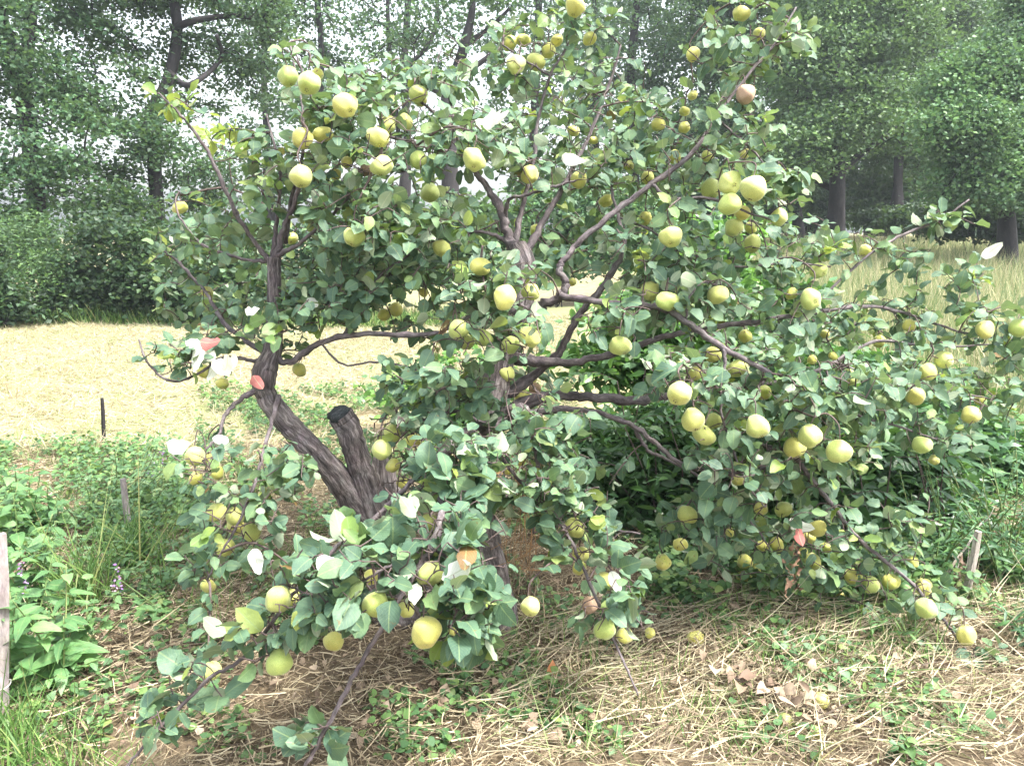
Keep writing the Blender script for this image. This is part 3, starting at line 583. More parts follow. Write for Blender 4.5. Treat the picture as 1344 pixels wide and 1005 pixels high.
BR = [
 [(676, 330, 3.2, 22), (664, 300, 3.2, 18), (655, 272, 3.2, 15), (636, 242, 3.2, 11), (618, 215, 3.2, 9), (600, 175, 3.2, 7), (588, 120, 3.25, 4)],
 [(676, 320, 3.22, 14), (686, 270, 3.25, 9), (700, 215, 3.3, 8), (706, 160, 3.35, 6), (722, 100, 3.35, 5), (745, 60, 3.35, 4), (768, 5, 3.4, 3)],
 [(685, 340, 3.2, 16), (712, 292, 3.25, 12), (740, 243, 3.3, 9), (770, 185, 3.4, 7), (800, 110, 3.5, 5), (815, 60, 3.5, 3)],
 [(664, 290, 3.2, 8), (668, 262, 3.15, 6), (690, 256, 3.1, 6), (725, 246, 3.1, 5), (756, 237, 3.1, 4)],
 [(675, 322, 3.2, 12), (640, 306, 3.2, 6), (610, 306, 3.2, 5), (575, 315, 3.15, 4)],
 [(672, 412, 3.1, 26), (700, 403, 3.05, 17), (735, 388, 3.0, 16), (742, 370, 3.0, 12), (733, 352, 3.0, 11), (745, 336, 3.0, 11), (762, 316, 3.0, 11), (805, 280, 3.0, 11), (855, 242, 3.0, 10), (905, 205, 3.0, 9), (940, 155, 3.05, 7), (985, 95, 3.1, 6), (1015, 60, 3.15, 5), (1045, 10, 3.2, 3)],
 [(735, 388, 2.98, 14), (800, 398, 2.9, 13), (860, 402, 2.85, 12), (900, 422, 2.8, 12), (950, 457, 2.75, 11), (1012, 490, 2.7, 8)],
 [(950, 457, 2.75, 7), (951, 480, 2.73, 6), (947, 505, 2.72, 5), (948, 545, 2.72, 5), (965, 600, 2.74, 4), (985, 640, 2.76, 4), (1005, 665, 2.8, 3)],
 [(675, 470, 3.2, 26), (740, 475, 3.2, 15), (790, 468, 3.2, 13), (850, 448, 3.25, 12), (905, 434, 3.3, 10), (980, 424, 3.35, 9), (1070, 410, 3.4, 8), (1140, 402, 3.5, 6), (1200, 415, 3.7, 5), (1270, 438, 3.8, 4), (1340, 445, 3.8, 3)],
 [(662, 520, 3.25, 26), (705, 490, 3.25, 15), (735, 460, 3.22, 14), (752, 425, 3.18, 13), (780, 390, 3.15, 13), (805, 355, 3.15, 11), (820, 320, 3.15, 9), (812, 285, 3.2, 6), (800, 240, 3.25, 4)],
 [(655, 545, 3.25, 30), (720, 520, 3.3, 20), (770, 522, 3.3, 17), (830, 525, 3.3, 17), (885, 518, 3.3, 14), (960, 508, 3.3, 11), (1040, 498, 3.35, 9), (1095, 475, 3.4, 7), (1150, 448, 3.5, 6), (1230, 455, 3.6, 4), (1300, 452, 3.7, 3)],
 [(655, 560, 3.1, 26), (720, 538, 3.05, 12), (775, 540, 3.05, 9), (825, 556, 3.05, 9), (862, 583, 3.05, 8), (898, 610, 3.0, 7), (960, 620, 2.95, 6), (1020, 610, 2.95, 6)],
 [(830, 556, 3.05, 6), (850, 590, 3.1, 6), (880, 605, 3.1, 5), (940, 640, 3.05, 5), (990, 690, 3.0, 4), (1010, 720, 3.0, 3)],
 [(985, 580, 3.1, 9), (1040, 597, 3.05, 9), (1062, 625, 3.05, 9), (1092, 662, 3.05, 8), (1125, 705, 3.05, 7), (1160, 735, 3.05, 6), (1200, 768, 3.0, 6), (1240, 815, 2.97, 5), (1275, 862, 2.92, 4), (1300, 885, 2.85, 3)],
 [(1060, 412, 3.4, 6), (1100, 370, 3.45, 5), (1140, 335, 3.5, 5), (1185, 308, 3.55, 5), (1235, 288, 3.6, 4), (1272, 262, 3.6, 3)],
 [(1095, 475, 3.4, 5), (1160, 500, 3.4, 5), (1210, 522, 3.4, 4), (1268, 518, 3.45, 3), (1330, 530, 3.5, 3)],
 [(1080, 480, 3.4, 5), (1120, 540, 3.3, 5), (1180, 560, 3.3, 4), (1240, 580, 3.4, 3)],
 [(648, 560, 3.1, 26), (612, 566, 2.85, 18), (590, 585, 2.62, 16), (584, 635, 2.45, 16), (579, 680, 2.32, 15), (566, 718, 2.22, 14), (546, 750, 2.15, 12), (520, 792, 2.1, 10), (490, 842, 2.08, 9), (462, 890, 2.08, 9), (430, 952, 2.08, 8), (398, 1010, 2.08, 7)],
 [(590, 590, 2.6, 14), (560, 615, 2.55, 9), (520, 652, 2.5, 8), (480, 690, 2.42, 8), (442, 718, 2.35, 8), (402, 758, 2.27, 7), (370, 800, 2.2, 7), (320, 862, 2.17, 7), (275, 890, 2.15, 7), (232, 932, 2.12, 7), (195, 972, 2.1, 6), (160, 1012, 2.1, 5)],
 [(546, 750, 2.15, 8), (515, 742, 2.14, 6), (480, 760, 2.12, 5), (430, 785, 2.12, 4), (380, 770, 2.13, 3)],
 [(566, 718, 2.22, 8), (610, 745, 2.15, 5), (650, 770, 2.1, 4), (640, 800, 2.1, 3)],
 [(546, 752, 2.15, 7), (575, 790, 2.08, 5), (610, 820, 2.05, 3)],
 [(622, 572, 2.9, 16), (655, 598, 2.8, 8), (690, 640, 2.72, 7), (738, 690, 2.65, 7), (763, 740, 2.62, 6), (785, 790, 2.6, 6), (802, 832, 2.58, 5), (824, 880, 2.55, 4), (838, 912, 2.52, 3)],
 [(690, 640, 2.72, 5), (730, 660, 2.7, 4), (790, 690, 2.72, 4), (840, 700, 2.75, 3)],
 [(668, 540, 3.05, 24), (690, 540, 2.95, 24), (692, 558, 2.93, 20), (703, 590, 2.93, 9), (706, 640, 2.9, 6), (700, 700, 2.88, 4)],
 [(360, 342, 3.2, 15), (372, 300, 3.18, 9), (388, 262, 3.15, 8), (396, 215, 3.12, 6), (398, 150, 3.1, 4), (380, 55, 3.15, 3)],
 [(358, 345, 3.2, 10), (362, 300, 3.22, 7), (368, 230, 3.25, 6), (350, 150, 3.3, 3)],
 [(375, 320, 3.3, 9), (383, 260, 3.3, 8), (400, 210, 3.3, 5)],
 [(356, 345, 3.2, 12), (338, 322, 3.18, 8), (312, 285, 3.12, 8), (292, 240, 3.08, 7), (268, 192, 3.05, 6), (238, 152, 3.0, 5), (208, 122, 3.0, 3)],
 [(360, 338, 3.2, 10), (392, 320, 3.15, 7), (425, 292, 3.1, 6), (455, 262, 3.05, 5), (470, 220, 3.05, 3)],
 [(358, 342, 3.2, 8), (330, 342, 3.22, 6), (300, 335, 3.25, 5), (262, 318, 3.3, 4), (235, 285, 3.3, 3)],
 [(355, 470, 3.12, 12), (380, 475, 3.1, 11), (408, 456, 3.07, 11), (450, 441, 3.02, 10), (500, 438, 2.97, 9), (560, 439, 2.9, 9), (600, 425, 2.85, 6), (640, 400, 2.75, 4)],
 [(352, 476, 3.12, 9), (325, 472, 3.1, 6), (290, 470, 3.05, 6), (262, 490, 3.02, 5), (225, 500, 3.0, 5), (195, 478, 3.0, 4), (182, 445, 3.0, 3)],
 [(352, 468, 3.15, 12), (320, 445, 3.25, 9), (295, 425, 3.35, 8), (270, 385, 3.5, 6), (235, 345, 3.6, 5), (200, 320, 3.7, 3)],
 [(348, 505, 3.1, 14), (315, 525, 3.05, 8), (295, 545, 3.0, 7), (288, 570, 2.95, 5), (270, 590, 2.9, 4)],
 [(365, 520, 3.1, 12), (356, 555, 3.0, 7), (345, 595, 2.9, 7), (332, 640, 2.8, 6), (312, 688, 2.75, 5), (290, 725, 2.72, 4), (272, 760, 2.7, 3)],
 [(612, 205, 3.2, 8), (560, 192, 3.15, 6), (510, 180, 3.1, 6), (455, 172, 3.08, 5), (410, 130, 3.05, 4), (385, 60, 3.0, 3)],
 [(600, 175, 3.2, 6), (560, 140, 3.2, 5), (520, 110, 3.2, 4), (480, 90, 3.25, 3)],
 [(722, 100, 3.35, 4), (690, 80, 3.3, 4), (660, 60, 3.3, 3)],
 [(855, 242, 3.0, 6), (880, 260, 2.95, 5), (930, 260, 2.9, 5), (985, 280, 2.85, 4), (1020, 290, 2.85, 3)],
 [(940, 155, 3.05, 5), (980, 190, 3.0, 4), (1020, 235, 2.95, 3)],
 [(812, 285, 3.2, 4), (850, 300, 3.15, 4), (900, 330, 3.1, 4), (960, 350, 3.1, 4), (1030, 345, 3.2, 4), (1090, 350, 3.3, 3)],
 [(450, 441, 3.02, 6), (475, 400, 3.05, 6), (500, 360, 3.1, 5), (540, 330, 3.1, 4), (560, 280, 3.1, 3)],
 [(420, 448, 3.05, 4), (450, 478, 3.05, 4), (500, 475, 3.0, 4), (560, 490, 2.9, 4), (600, 520, 2.85, 3)],
 [(640, 560, 3.1, 10), (600, 540, 3.0, 6), (560, 550, 2.9, 5), (520, 545, 2.85, 4)],
 [(900, 422, 2.8, 5), (905, 390, 2.8, 4), (925, 370, 2.85, 3), (950, 380, 2.9, 3)],
]
for b in BR: limb('branch', b, M_BRANCH, 8, .05, 7)

# ---- fruit: (px, py, radius px)
F = """378,100,14 406,109,16 417,97,8 453,137,16 397,182,13 424,176,12 395,231,15 236,272,9 440,228,8 383,313,8
755,8,13 774,51,9 669,57,10 687,53,10 677,85,12 703,81,11 719,67,10 731,53,8 548,123,12 552,131,9 509,163,12 531,160,11 496,180,14 501,217,14 549,210,12 622,209,15 564,253,12 695,229,12 760,236,11 753,172,8 779,184,6 864,163,9 885,206,9 850,233,9 825,217,7 847,286,9 881,310,14 796,263,10 465,310,14 455,213,8 703,302,8 580,326,12
973,18,11 909,72,9 996,45,8 909,125,7 898,167,8 898,146,7 933,247,14 958,241,15 990,247,17 958,267,15 974,279,11 963,298,12 985,299,8 1022,285,12 988,319,11 928,205,8 978,202,7 1136,329,9
272,383,8 393,485,9 267,487,9 292,503,8 256,598,12 280,600,10 285,620,9 257,627,9
631,350,13 662,390,16 697,383,12 602,432,14 611,448,11 634,443,12 670,453,12 695,442,14 661,490,14 684,518,10 698,498,6 519,406,9 504,413,8 751,370,6 556,384,6 853,382,13 875,395,14 814,453,14 892,516,17 515,568,12 501,590,14 516,610,10 543,578,10 529,633,8 684,604,7 666,618,5
942,387,13 1063,393,14 1039,385,8 1074,355,11 978,441,9 936,465,11 968,483,12 913,490,9 909,550,16 924,570,14 937,552,11 994,559,16 1063,572,16 1042,587,14 1101,592,16 1193,427,8 1293,432,12 1338,430,12 1218,488,11 1239,472,11 1202,520,12 1274,544,12 1210,583,12 1226,603,7 968,630,8 1003,515,10 1114,495,11 1093,467,6 1154,448,8 1083,438,6 1066,472,6 1286,525,7 1028,668,11 999,667,9
284,672,13 308,677,12 309,690,11 330,698,12 296,718,12 273,768,10 365,786,18 381,783,11 366,868,18 277,880,13 438,841,13
565,686,14 493,792,18 565,752,17 533,798,12 559,829,20 487,757,10 696,795,13 870,737,11 893,714,9 755,692,13 762,727,11 760,745,9 795,762,13 794,825,15 820,833,11 853,830,7 595,827,7
903,675,12 978,737,10 977,757,10 995,748,9 1001,716,8 1020,714,10 1073,693,12 1061,705,8 1066,736,11 1084,718,7 1053,723,7 1119,756,11 1142,767,12 1169,763,11 1128,785,8 1101,787,9 1198,737,8 1212,770,11 1215,798,14 1268,833,13 958,698,6"""
F = [tuple(float(v) for v in s.split(',')) for s in F.split()]
ROT = [(978, 124, 12), (774, 793, 11), (702, 509, 8), (480, 223, 8)]
# ---- crown masses: (px, py, rx, ry, distance, thickness, density)
BL = [
 (450,130,85,50,3.1,.30,1),(500,195,110,50,3.0,.35,1.1),(560,110,90,50,3.3,.35,.7),(690,85,65,50,3.35,.25,1.0),(600,75,70,40,3.4,.3,.6),(620,180,90,55,3.1,.3,1),(800,130,100,70,3.5,.4,.85),(760,215,120,50,3.3,.35,.9),
 (880,200,80,55,3.2,.35,.8),(960,60,80,55,3.2,.25,.8),(1030,45,40,40,3.2,.2,.8),(960,170,60,60,3.05,.3,.7),(1000,240,65,45,2.9,.25,1),(755,30,70,35,3.4,.2,.8),(225,140,45,25,3.0,.1,.5),
 (300,190,60,50,3.4,.4,.35),(400,235,85,60,3.1,.35,.9),(300,300,80,50,3.5,.5,.9),(240,340,55,55,3.7,.4,.9),(270,400,60,35,3.6,.3,.8),(470,290,75,55,2.95,.3,1),(560,300,80,45,3.0,.3,.7),(645,370,75,45,2.75,.25,1.3),(650,440,85,45,2.75,.25,1.2),
 (400,400,55,40,3.05,.25,.8),(330,430,80,40,3.2,.4,.9),(240,465,60,30,3.0,.2,.8),(480,370,70,45,3.1,.3,.6),(560,500,85,40,2.8,.25,.8),(540,570,60,50,2.7,.2,1.1),(600,620,85,60,2.5,.2,1.7),(700,560,70,60,2.75,.25,1.1),
 (730,650,80,50,2.62,.2,.9),(765,700,65,50,2.6,.2,.9),(805,790,50,60,2.55,.15,.8),(540,680,100,50,2.3,.2,.6),(470,755,110,60,2.12,.18,.5),(400,800,80,50,2.12,.15,.5),(590,760,100,62,2.12,.2,.55),(660,640,80,60,2.6,.15,1.1),(560,430,70,35,3.3,.25,.5),(640,420,50,40,3.5,.3,.6),(640,515,50,50,2.9,.15,1.0),(520,650,35,30,2.9,.12,.8),(440,395,70,40,3.1,.3,.9),(520,370,70,35,3.15,.3,.9),(620,300,60,35,3.3,.25,.6),(740,345,50,35,3.2,.2,.6),(640,740,40,40,2.25,.12,.4),(610,825,45,30,2.05,.1,.7),
 (330,840,50,35,2.12,.1,.35),(255,895,55,40,2.15,.1,.2),(415,965,35,22,2.08,.08,.6),(200,950,30,25,2.1,.08,.5),(265,605,50,35,2.7,.2,1),(375,610,50,45,2.8,.2,.9),(300,690,60,45,2.75,.2,1),(265,745,40,25,2.7,.1,.6),(350,670,40,30,2.75,.15,.6),
 (860,340,85,60,3.05,.35,1),(950,330,80,45,3.2,.35,.9),(1040,320,60,45,3.3,.3,.7),(1150,325,80,35,3.5,.2,.6),(1235,288,55,20,3.55,.12,.9),(930,400,85,45,2.95,.3,.9),(1060,410,90,50,3.2,.35,1),(1180,420,90,50,3.6,.35,.9),(1290,430,60,45,3.7,.3,.8),
 (820,420,65,45,2.8,.25,.8),(900,500,75,45,2.65,.2,1),(1000,500,90,50,2.8,.25,1.2),(1100,510,90,50,3.0,.3,1.3),(1200,500,90,45,3.3,.3,1.1),(1290,520,60,45,3.5,.3,.8),(970,600,90,60,2.8,.25,1),(1080,590,85,45,3.0,.25,.9),
 (940,680,85,50,2.95,.25,.8),(1060,690,80,55,3.05,.2,.9),(1130,765,75,40,3.1,.15,1),(1190,690,55,50,3.1,.2,.5),(1225,790,45,35,3.0,.12,.8),(1295,870,38,28,2.88,.08,1.6),(1240,570,70,35,3.4,.2,.7),(800,600,60,40,3.0,.2,.35),
 (500,260,140,70,3.9,.3,.5),(750,290,170,70,4.0,.35,.55),(950,430,170,80,4.0,.3,.6),(350,370,130,60,4.0,.35,.7),(700,140,170,60,4.0,.3,.35),(1010,730,100,40,3.3,.12,.8),(860,250,110,60,3.7,.3,.6),(640,520,120,60,3.5,.25,.4),(640,690,50,40,2.55,.12,.7),(1325,480,45,60,3.7,.25,.9),(1250,360,70,35,3.7,.2,.7),(560,350,70,40,3.3,.3,.6),(480,330,60,40,3.4,.3,.6),(760,330,80,50,3.9,.3,.8),(450,360,70,35,3.3,.3,.6)]
BLa = np.array(BL)
def blob_depth(px, py):
    q = ((px-BLa[:, 0])/BLa[:, 2])**2 + ((py-BLa[:, 1])/BLa[:, 3])**2 + (BLa[:, 4]-2)*.15
    i = np.argmin(q); return BLa[i, 4] - .5*BLa[i, 5]
# openings where one sees through the crown
GAPS = [(545,400,36,18,.6),(602,465,40,16,.6),(672,285,34,34,.7),(715,300,40,30,.6),(785,350,35,22,.6),(325,560,26,36,.9),(440,470,60,18,.75),(440,560,50,50,.93),(395,560,40,30,.85),(480,630,36,50,.85),(800,500,50,14,.6),(830,575,80,40,.85),
        (670,715,40,60,.93),(300,235,26,28,.7),(255,230,30,40,.6),(835,650,60,40,.6),(250,540,50,40,.9),(200,560,60,60,.95),(425,410,20,30,.4),(470,440,60,9,.6),(560,436,40,8,.7),(820,262,60,20,.45),(750,450,60,25,.45),(900,445,60,12,.5),(1190,640,90,30,.7),(840,480,50,14,.5),(640,130,40,30,.4),(760,120,60,40,.35),(590,60,60,30,.7),(880,60,50,50,.6),(840,60,40,50,.5),(700,400,50,16,.2)]
tw_tubes = Tubes(); LP, LD, LN, LL = [], [], [], []
def in_gap(px, py):
    p = 0
    for gx, gy, rx, ry, pr in GAPS:
        if ((px-gx)/rx)**2+((py-gy)/ry)**2 < 1: p = max(p, pr)
    return p
fruits = []
SKA = np.array(SK)
for i, (px, py, r) in enumerate(F + ROT):
    rc = 39.0/r; bd = blob_depth(px, py)
    d = .6*bd + .4*min(3.9, max(2.0, rc))
    c = W(px, py, d)
    R = r*d/FPX
    if c[2] < R+.01: c[2] = R + .01
    fruits.append([c, R, px, py, r, d])
BPX = np.array([proj(np.array(q)) for b in BR if b[0][3] >= 8 for q in catmull([W(p[0], p[1], p[2]) for p in b if p[3] >= 5], 5)])
FP = np.array([[f[2], f[3], f[4], f[5]] for f in fruits])
def leaf_ok(p, L=.05):
    px, py, z = proj(p)
    if p[2] < .03: return False
    dd = np.hypot(FP[:, 0]-px, FP[:, 1]-py); hit = (dd < FP[:, 2]*.95 + .42*L*FPX/z) & (z < FP[:, 3]+.03)
    if hit.any() and rng.random() < .95: return False
    if ((np.hypot(BPX[:, 0]-px, BPX[:, 1]-py) < 7+.22*L*FPX/z) & (z < BPX[:, 2]+.02)).any() and rng.random() < .62: return False
    g = in_gap(px, py)
    return not (g and rng.random() < g)
LK = []
def leafy(pts, size, frac=.75, gap=.026, kindsel=0):
    seg = np.linalg.norm(np.diff(pts, axis=0), axis=1); tot = seg.sum(); cum = np.concatenate([[0], np.cumsum(seg)])
    s = max(tot*(1-frac), tot-.36); side = rng.choice([-1, 1])
    while s < tot + 1e-6:
        p = np.array([np.interp(s, cum, pts[:, k]) for k in range(3)]); j = min(len(pts)-2, np.searchsorted(cum, s)-1 if s > 0 else 0); j = max(0, j)
        T = nrm(pts[j+1]-pts[j]); sd = np.cross(T, [0, 0, 1.0]); sd = sd/max(1e-6, np.linalg.norm(sd))
        ph = rng.normal(0, .9); out = sd*math.cos(ph)*side + np.array([0, 0, 1])*math.sin(ph)*.8 + np.array([0, -.25, 0])
        D = nrm(T*.55 + out*.9 + rng.normal(0, .25, 3) + np.array([0, 0, -.10]))
        N = nrm(np.array([0, -.30, .95]) + rng.normal(0, .50, 3) + T*.1)
        if rng.random() < .07: N = -N
        base = p + D*.012; L = size*(.55+.75*rng.random())
        if leaf_ok(base + D*L*.5, L): LP.append(base); LD.append(D); LN.append(N); LL.append(L); LK.append(kindsel)
        side = -side; s += gap*(.6+.8*rng.random())
def leaf_size(d): return .058 if d > 2.45 else .068
# stalks and a few leaves for every fruit
for c, R, px, py, r, d in fruits:
    top = c + np.array([rng.normal(0, .004), .006, R*.9]); d2 = np.sum((SKA-top)**2, 1); q = SKA[np.argmin(d2)]; L = math.sqrt(d2.min())
    up = top + np.array([rng.normal(0, .01), .02, .035+.03*rng.random()])
    mid = (q+up)/2 + np.array([0, .02, .12*L]) + rng.normal(0, .06, 3)*L
    pts = catmull([q, mid, up, top], 4); tw_tubes.add(pts, np.linspace(min(.006, .0022+L*.01), .0019, len(pts)), 5, cap=False)
    leafy(pts, leaf_size(d), .9, .03); SKA = np.vstack([SKA, pts[2:-2:2]])
tgts = []; tsz = []
for x, y, rx, ry, d, rd, dens in BL:
    m = max(3, int(rx*ry*dens/ (d**2) *.055*(4.4 if y < 320 else 3.6))); v = nrm(rng.normal(0, 1, (m, 3)))*(rng.random((m, 1))**.45)
    for vv in v:
        p = W(x+vv[0]*rx, y+vv[1]*ry, d+vv[2]*rd)
        if p[2] < .06: continue
        if rng.random() < in_gap(x+vv[0]*rx, y+vv[1]*ry)*.8: continue
        tgts.append(p); tsz.append(leaf_size(d))
tgts = np.array(tgts); print('twig targets', len(tgts))
tw = grow(SKA, tgts, None, .008, .0015, 5, .10)
for pts in tw:
    L = np.linalg.norm(pts[-1]-pts[0]); tw_tubes.add(pts, np.linspace(min(.007, .0022+L*.009), .0013, 5), 5, cap=False)
    _, _, z = proj(pts[-1]); px, py, _ = proj(pts[-1])
    young = 1 if ((px < 330 and py < 210) and rng.random() < .8) or rng.random() < .03 else 0
    leafy(pts, leaf_size(z), .95, .024, young)
tw_o = tw_tubes.build('twigs', [M_TWIG], quince_tree); tw_o['kind'] = 'stuff'
LP, LD, LN, LL, LK = map(np.array, (LP, LD, LN, LL, LK)); print('quince leaves', len(LP))
for k, nm, mt in ((0, 'foliage', M_QLEAF), (1, 'young_foliage', M_QYEL)):
    s = LK == k
    if s.any():
        o = leaves(nm, LP[s], LD[s], LN[s], LL[s], LL[s]*.35*(.8+.45*rng.random(s.sum())), T_QUINCE, [mt], quince_tree, bend=.26, fold=.30, wave=.13, seed=5+k); o['kind'] = 'stuff'
# single leaves that show their white or pink underside: (px, py, distance, length px, direction degrees in the picture)
def showy(name, lst, mat, seed, label=None):
    for i, (px, py, d, Lp, an) in enumerate(lst):
        L = Lp*.85*d/FPX; a = math.radians(an); D = RT*math.cos(a)+UP*math.sin(a)+FW*.15
        base = W(px, py, d) - D*L*.5; N = FW*.85 + RT*rng.normal(0, .2) + np.array([0, 0, -.45])
        o = leaves(name, [base], [D], [N], [L], [L*.33], T_QUINCE, [mat], quince_tree, bend=.45, fold=.6, wave=.25, seed=seed+i)
        if label: o['label'] = label
showy('pale_leaf', [(432,740,2.0,42,-30),(337,735,2.3,38,-75),(600,752,1.98,50,20),(545,778,1.98,32,-100),(640,157,2.9,40,5),(750,212,3.0,34,-30),(272,462,2.9,36,-60),(255,452,2.9,28,-20),(262,470,2.88,38,-80),(290,484,2.9,34,-40),(280,486,2.92,28,-95),(305,475,2.9,26,60),(332,408,2.95,24,-10),(410,398,3.0,22,-45),(300,480,2.9,30,60),(236,585,2.55,40,-15),(806,760,2.5,28,-70),(1298,332,3.5,26,35),(655,155,2.92,26,-10),(290,578,2.6,26,-20),(1046,690,2.95,32,-30)], M_QPALE, 300, 'leaf turned to show its white underside')
showy('pink_leaf', [(277,452,2.80,34,-15),(338,502,2.95,26,-60),(1048,702,2.9,26,-80)], M_QPINK, 340, 'leaf that has turned pink')
n = 34; pp = [W(1040+rng.normal(0, 6), 700+i*2.3, 3.0+rng.normal(0, .02)) for i in range(n)]
leaves('withered_spray', pp, rng.normal(0, 1, (n, 3))+np.array([0, 0, -1.2]), rng.normal(0, 1, (n, 3)), .012+.022*rng.random(n), .005+.008*rng.random(n), T_OVATE, [M_QBROWN], quince_tree, bend=.8, fold=1, wave=.3, seed=8)
tb = Tubes()
for k in range(26):
    x = 690+rng.normal(0, 12); p = catmull([W(x, 590+rng.random()*40, 2.98), W(x+rng.normal(0, 12), 640, 3.0), W(x+rng.normal(0, 20), 690+rng.random()*60, 3.02), W(x+rng.normal(0, 25), 700+rng.random()*50, 3.05)], 4); tb.add(p, np.full(len(p), .0012), 3, cap=False)
for k in range(8):
    p = catmull([W(590-k, 420, 2.85), W(575-k*2, 465+k, 2.9), W(545+rng.normal(0, 8), 500+rng.random()*25, 2.95)], 4); tb.add(p, np.full(len(p), .0014), 3, cap=False)
tb.build('dry_vine', [island_mat('dry_vine', [(0, (.26, .13, .06)), (1, (.42, .27, .14))], .8)], quince_tree)

# ---- quince fruit meshes (five lobes, short neck, calyx pit)
def quince_mesh(seed):
    r = np.random.default_rng(seed); nu, nv = 28, 20; V = []; ph = r.random()*6; lob = .055+.06*r.random(); neck = .08+.26*r.random(); asym = r.normal(0, .10, 2); el = .95+.14*r.random()
    for j in range(nv+1):
        th = math.pi*j/nv; z = math.cos(th); s = math.sin(th)
        for i in range(nu):
            a = 2*math.pi*i/nu; k = 1 + lob*math.cos(5*a+ph)*(.35+.65*abs(z)) + .05*math.cos(2*a+ph*2) + .035*math.cos(3*a-ph)
            rr = s*k*(1 - neck*max(0, z)**1.3)
            zz = z*el + (.14*math.exp(-(s/.28)**2) if z < 0 else -.12*math.exp(-(s/.22)**2)) + .03*math.cos(a+ph)*s
            rr *= 1 + .05*math.sin(3.1*z+2*math.cos(a+ph)+seed) + .035*math.sin(5*z*math.sin(a+ph)+seed*2)
            V.append((rr*math.cos(a)+asym[0]*z, rr*math.sin(a)+asym[1]*z, zz))
    fs = []
    for j in range(nv):
        for i in range(nu):
            i2 = (i+1) % nu; fs.append((j*nu+i, (j+1)*nu+i, (j+1)*nu+i2, j*nu+i2))
    me = bpy.data.meshes.new('quince'); me.from_pydata(V, [], fs); me.validate()
    for p in me.polygons: p.use_smooth = True
    me.update(); return me
QM = [quince_mesh(s) for s in range(8)]
for m in QM[:7]: m.materials.append(M_FRUIT)
QM[7].materials.append(M_ROT)
def calyx_mesh():
    V, Fc = [], []
    for k in range(5):
        a = 2*math.pi*k/5; c, s = math.cos(a), math.sin(a); b = len(V)
        V += [(.05*c-.06*s, .05*s+.06*c, -.80), (.05*c+.06*s, .05*s-.06*c, -.80), (.13*c+.04*s, .13*s-.04*c, -.92), (.20*c, .20*s, -1.0), (.13*c-.04*s, .13*s+.04*c, -.92), (.12*c, .12*s, -.84)]
        Fc += [(b, b+1, b+2, b+4), (b+4, b+2, b+3), (b+1, b, b+5), (b+5, b+2, b+1), (b, b+4, b+5), (b+4, b+3, b+5), (b+3, b+2, b+5)]
    me = bpy.data.meshes.new('calyx'); me.from_pydata(V, [], Fc); me.materials.append(M_CALYX); return me
CX = calyx_mesh()
SHOWCAL = {(958, 241): (.15, -1, -.15), (406, 109): (-.1, -.7, -.75), (1074, 355): (.3, -.8, -.4), (909, 550): (.2, -.6, -.8), (892, 516): (-.5, -.7, -.5), (1063, 393): (.2, -1, -.1), (677, 85): (.3, -.8, -.5), (508, 163): (0, -.8, -.6)}
def put_quince(c, R, mesh, axis, parent=None, name='quince', spin=0):
    o = bpy.data.objects.new(name, mesh); COL.objects.link(o); z = -Vector(axis).normalized()
    o.rotation_mode = 'QUATERNION'; q = z.to_track_quat('Z', 'Y'); q = q @ Matrix.Rotation(spin, 4, 'Z').to_quaternion()
    o.rotation_quaternion = q; o.scale = (R, R, R)
    if parent is not None: o.parent = parent; o.location = Vector(c) - parent.location
    else: o.location = c
    return o
order = sorted(range(len(fruits)), key=lambda i: -fruits[i][4])
named = set(order[:92]) | set(range(len(F), len(fruits)))
rest_V, rest_F, nb = [], [], 0
for i, (c, R, px, py, r, d) in enumerate(fruits):
    ax = SHOWCAL.get((int(px), int(py)), (rng.normal(0, .5), rng.normal(-.45, .45), -1))
    rot = i >= len(F); me = QM[7] if rot else QM[rng.integers(0, 7)]
    if i in named:
        o = put_quince(c, R, me, ax, quince_tree, 'quince', rng.random()*6)
        if rot: o['label'] = 'rotten brown quince'
        cx = bpy.data.objects.new('calyx', CX); COL.objects.link(cx); cx.parent = o
    else:
        z = -Vector(ax).normalized(); Mx = Matrix.Translation(Vector(c)) @ z.to_track_quat('Z', 'Y').to_matrix().to_4x4() @ Matrix.Rotation(rng.random()*6, 4, 'Z') @ Matrix.Scale(R, 4)
        vs = [Mx @ v.co for v in me.vertices]; rest_V += [tuple(v) for v in vs]; rest_F += [tuple(nb+k for k in p.vertices) for p in me.polygons]; nb += len(vs)
me = bpy.data.meshes.new('small_quinces'); me.from_pydata(rest_V, [], rest_F)
for p in me.polygons: p.use_smooth = True
o = link('small_quinces', me, quince_tree, [M_FRUIT]); o['kind'] = 'stuff'

# ---- quinces fallen on the ground
for (px, py, r, lab) in [(1076, 921, 12, 'fallen pale quince lying right of the dead leafy twig on the straw'), (1030, 946, 10, 'fallen quince just below the dead leafy twig'), (1071, 961, 8, 'small fallen quince half buried in straw nearest the bottom right'), (912, 838, 10, 'fallen quince under the tree beside a curled brown leaf')]:
    g0 = ground_at(px, py+r*.6); d = proj(g0)[2]; R = r*d/FPX
    o = put_quince(g0 + np.array([0, 0, R*.8]), R, QM[int(px) % 7], (rng.normal(), rng.normal(), -.1), None, 'fallen_quince', 1.0)
    set_props(o, lab, 'quince', 'fallen quinces'); cx = bpy.data.objects.new('calyx', CX); COL.objects.link(cx); cx.parent = o

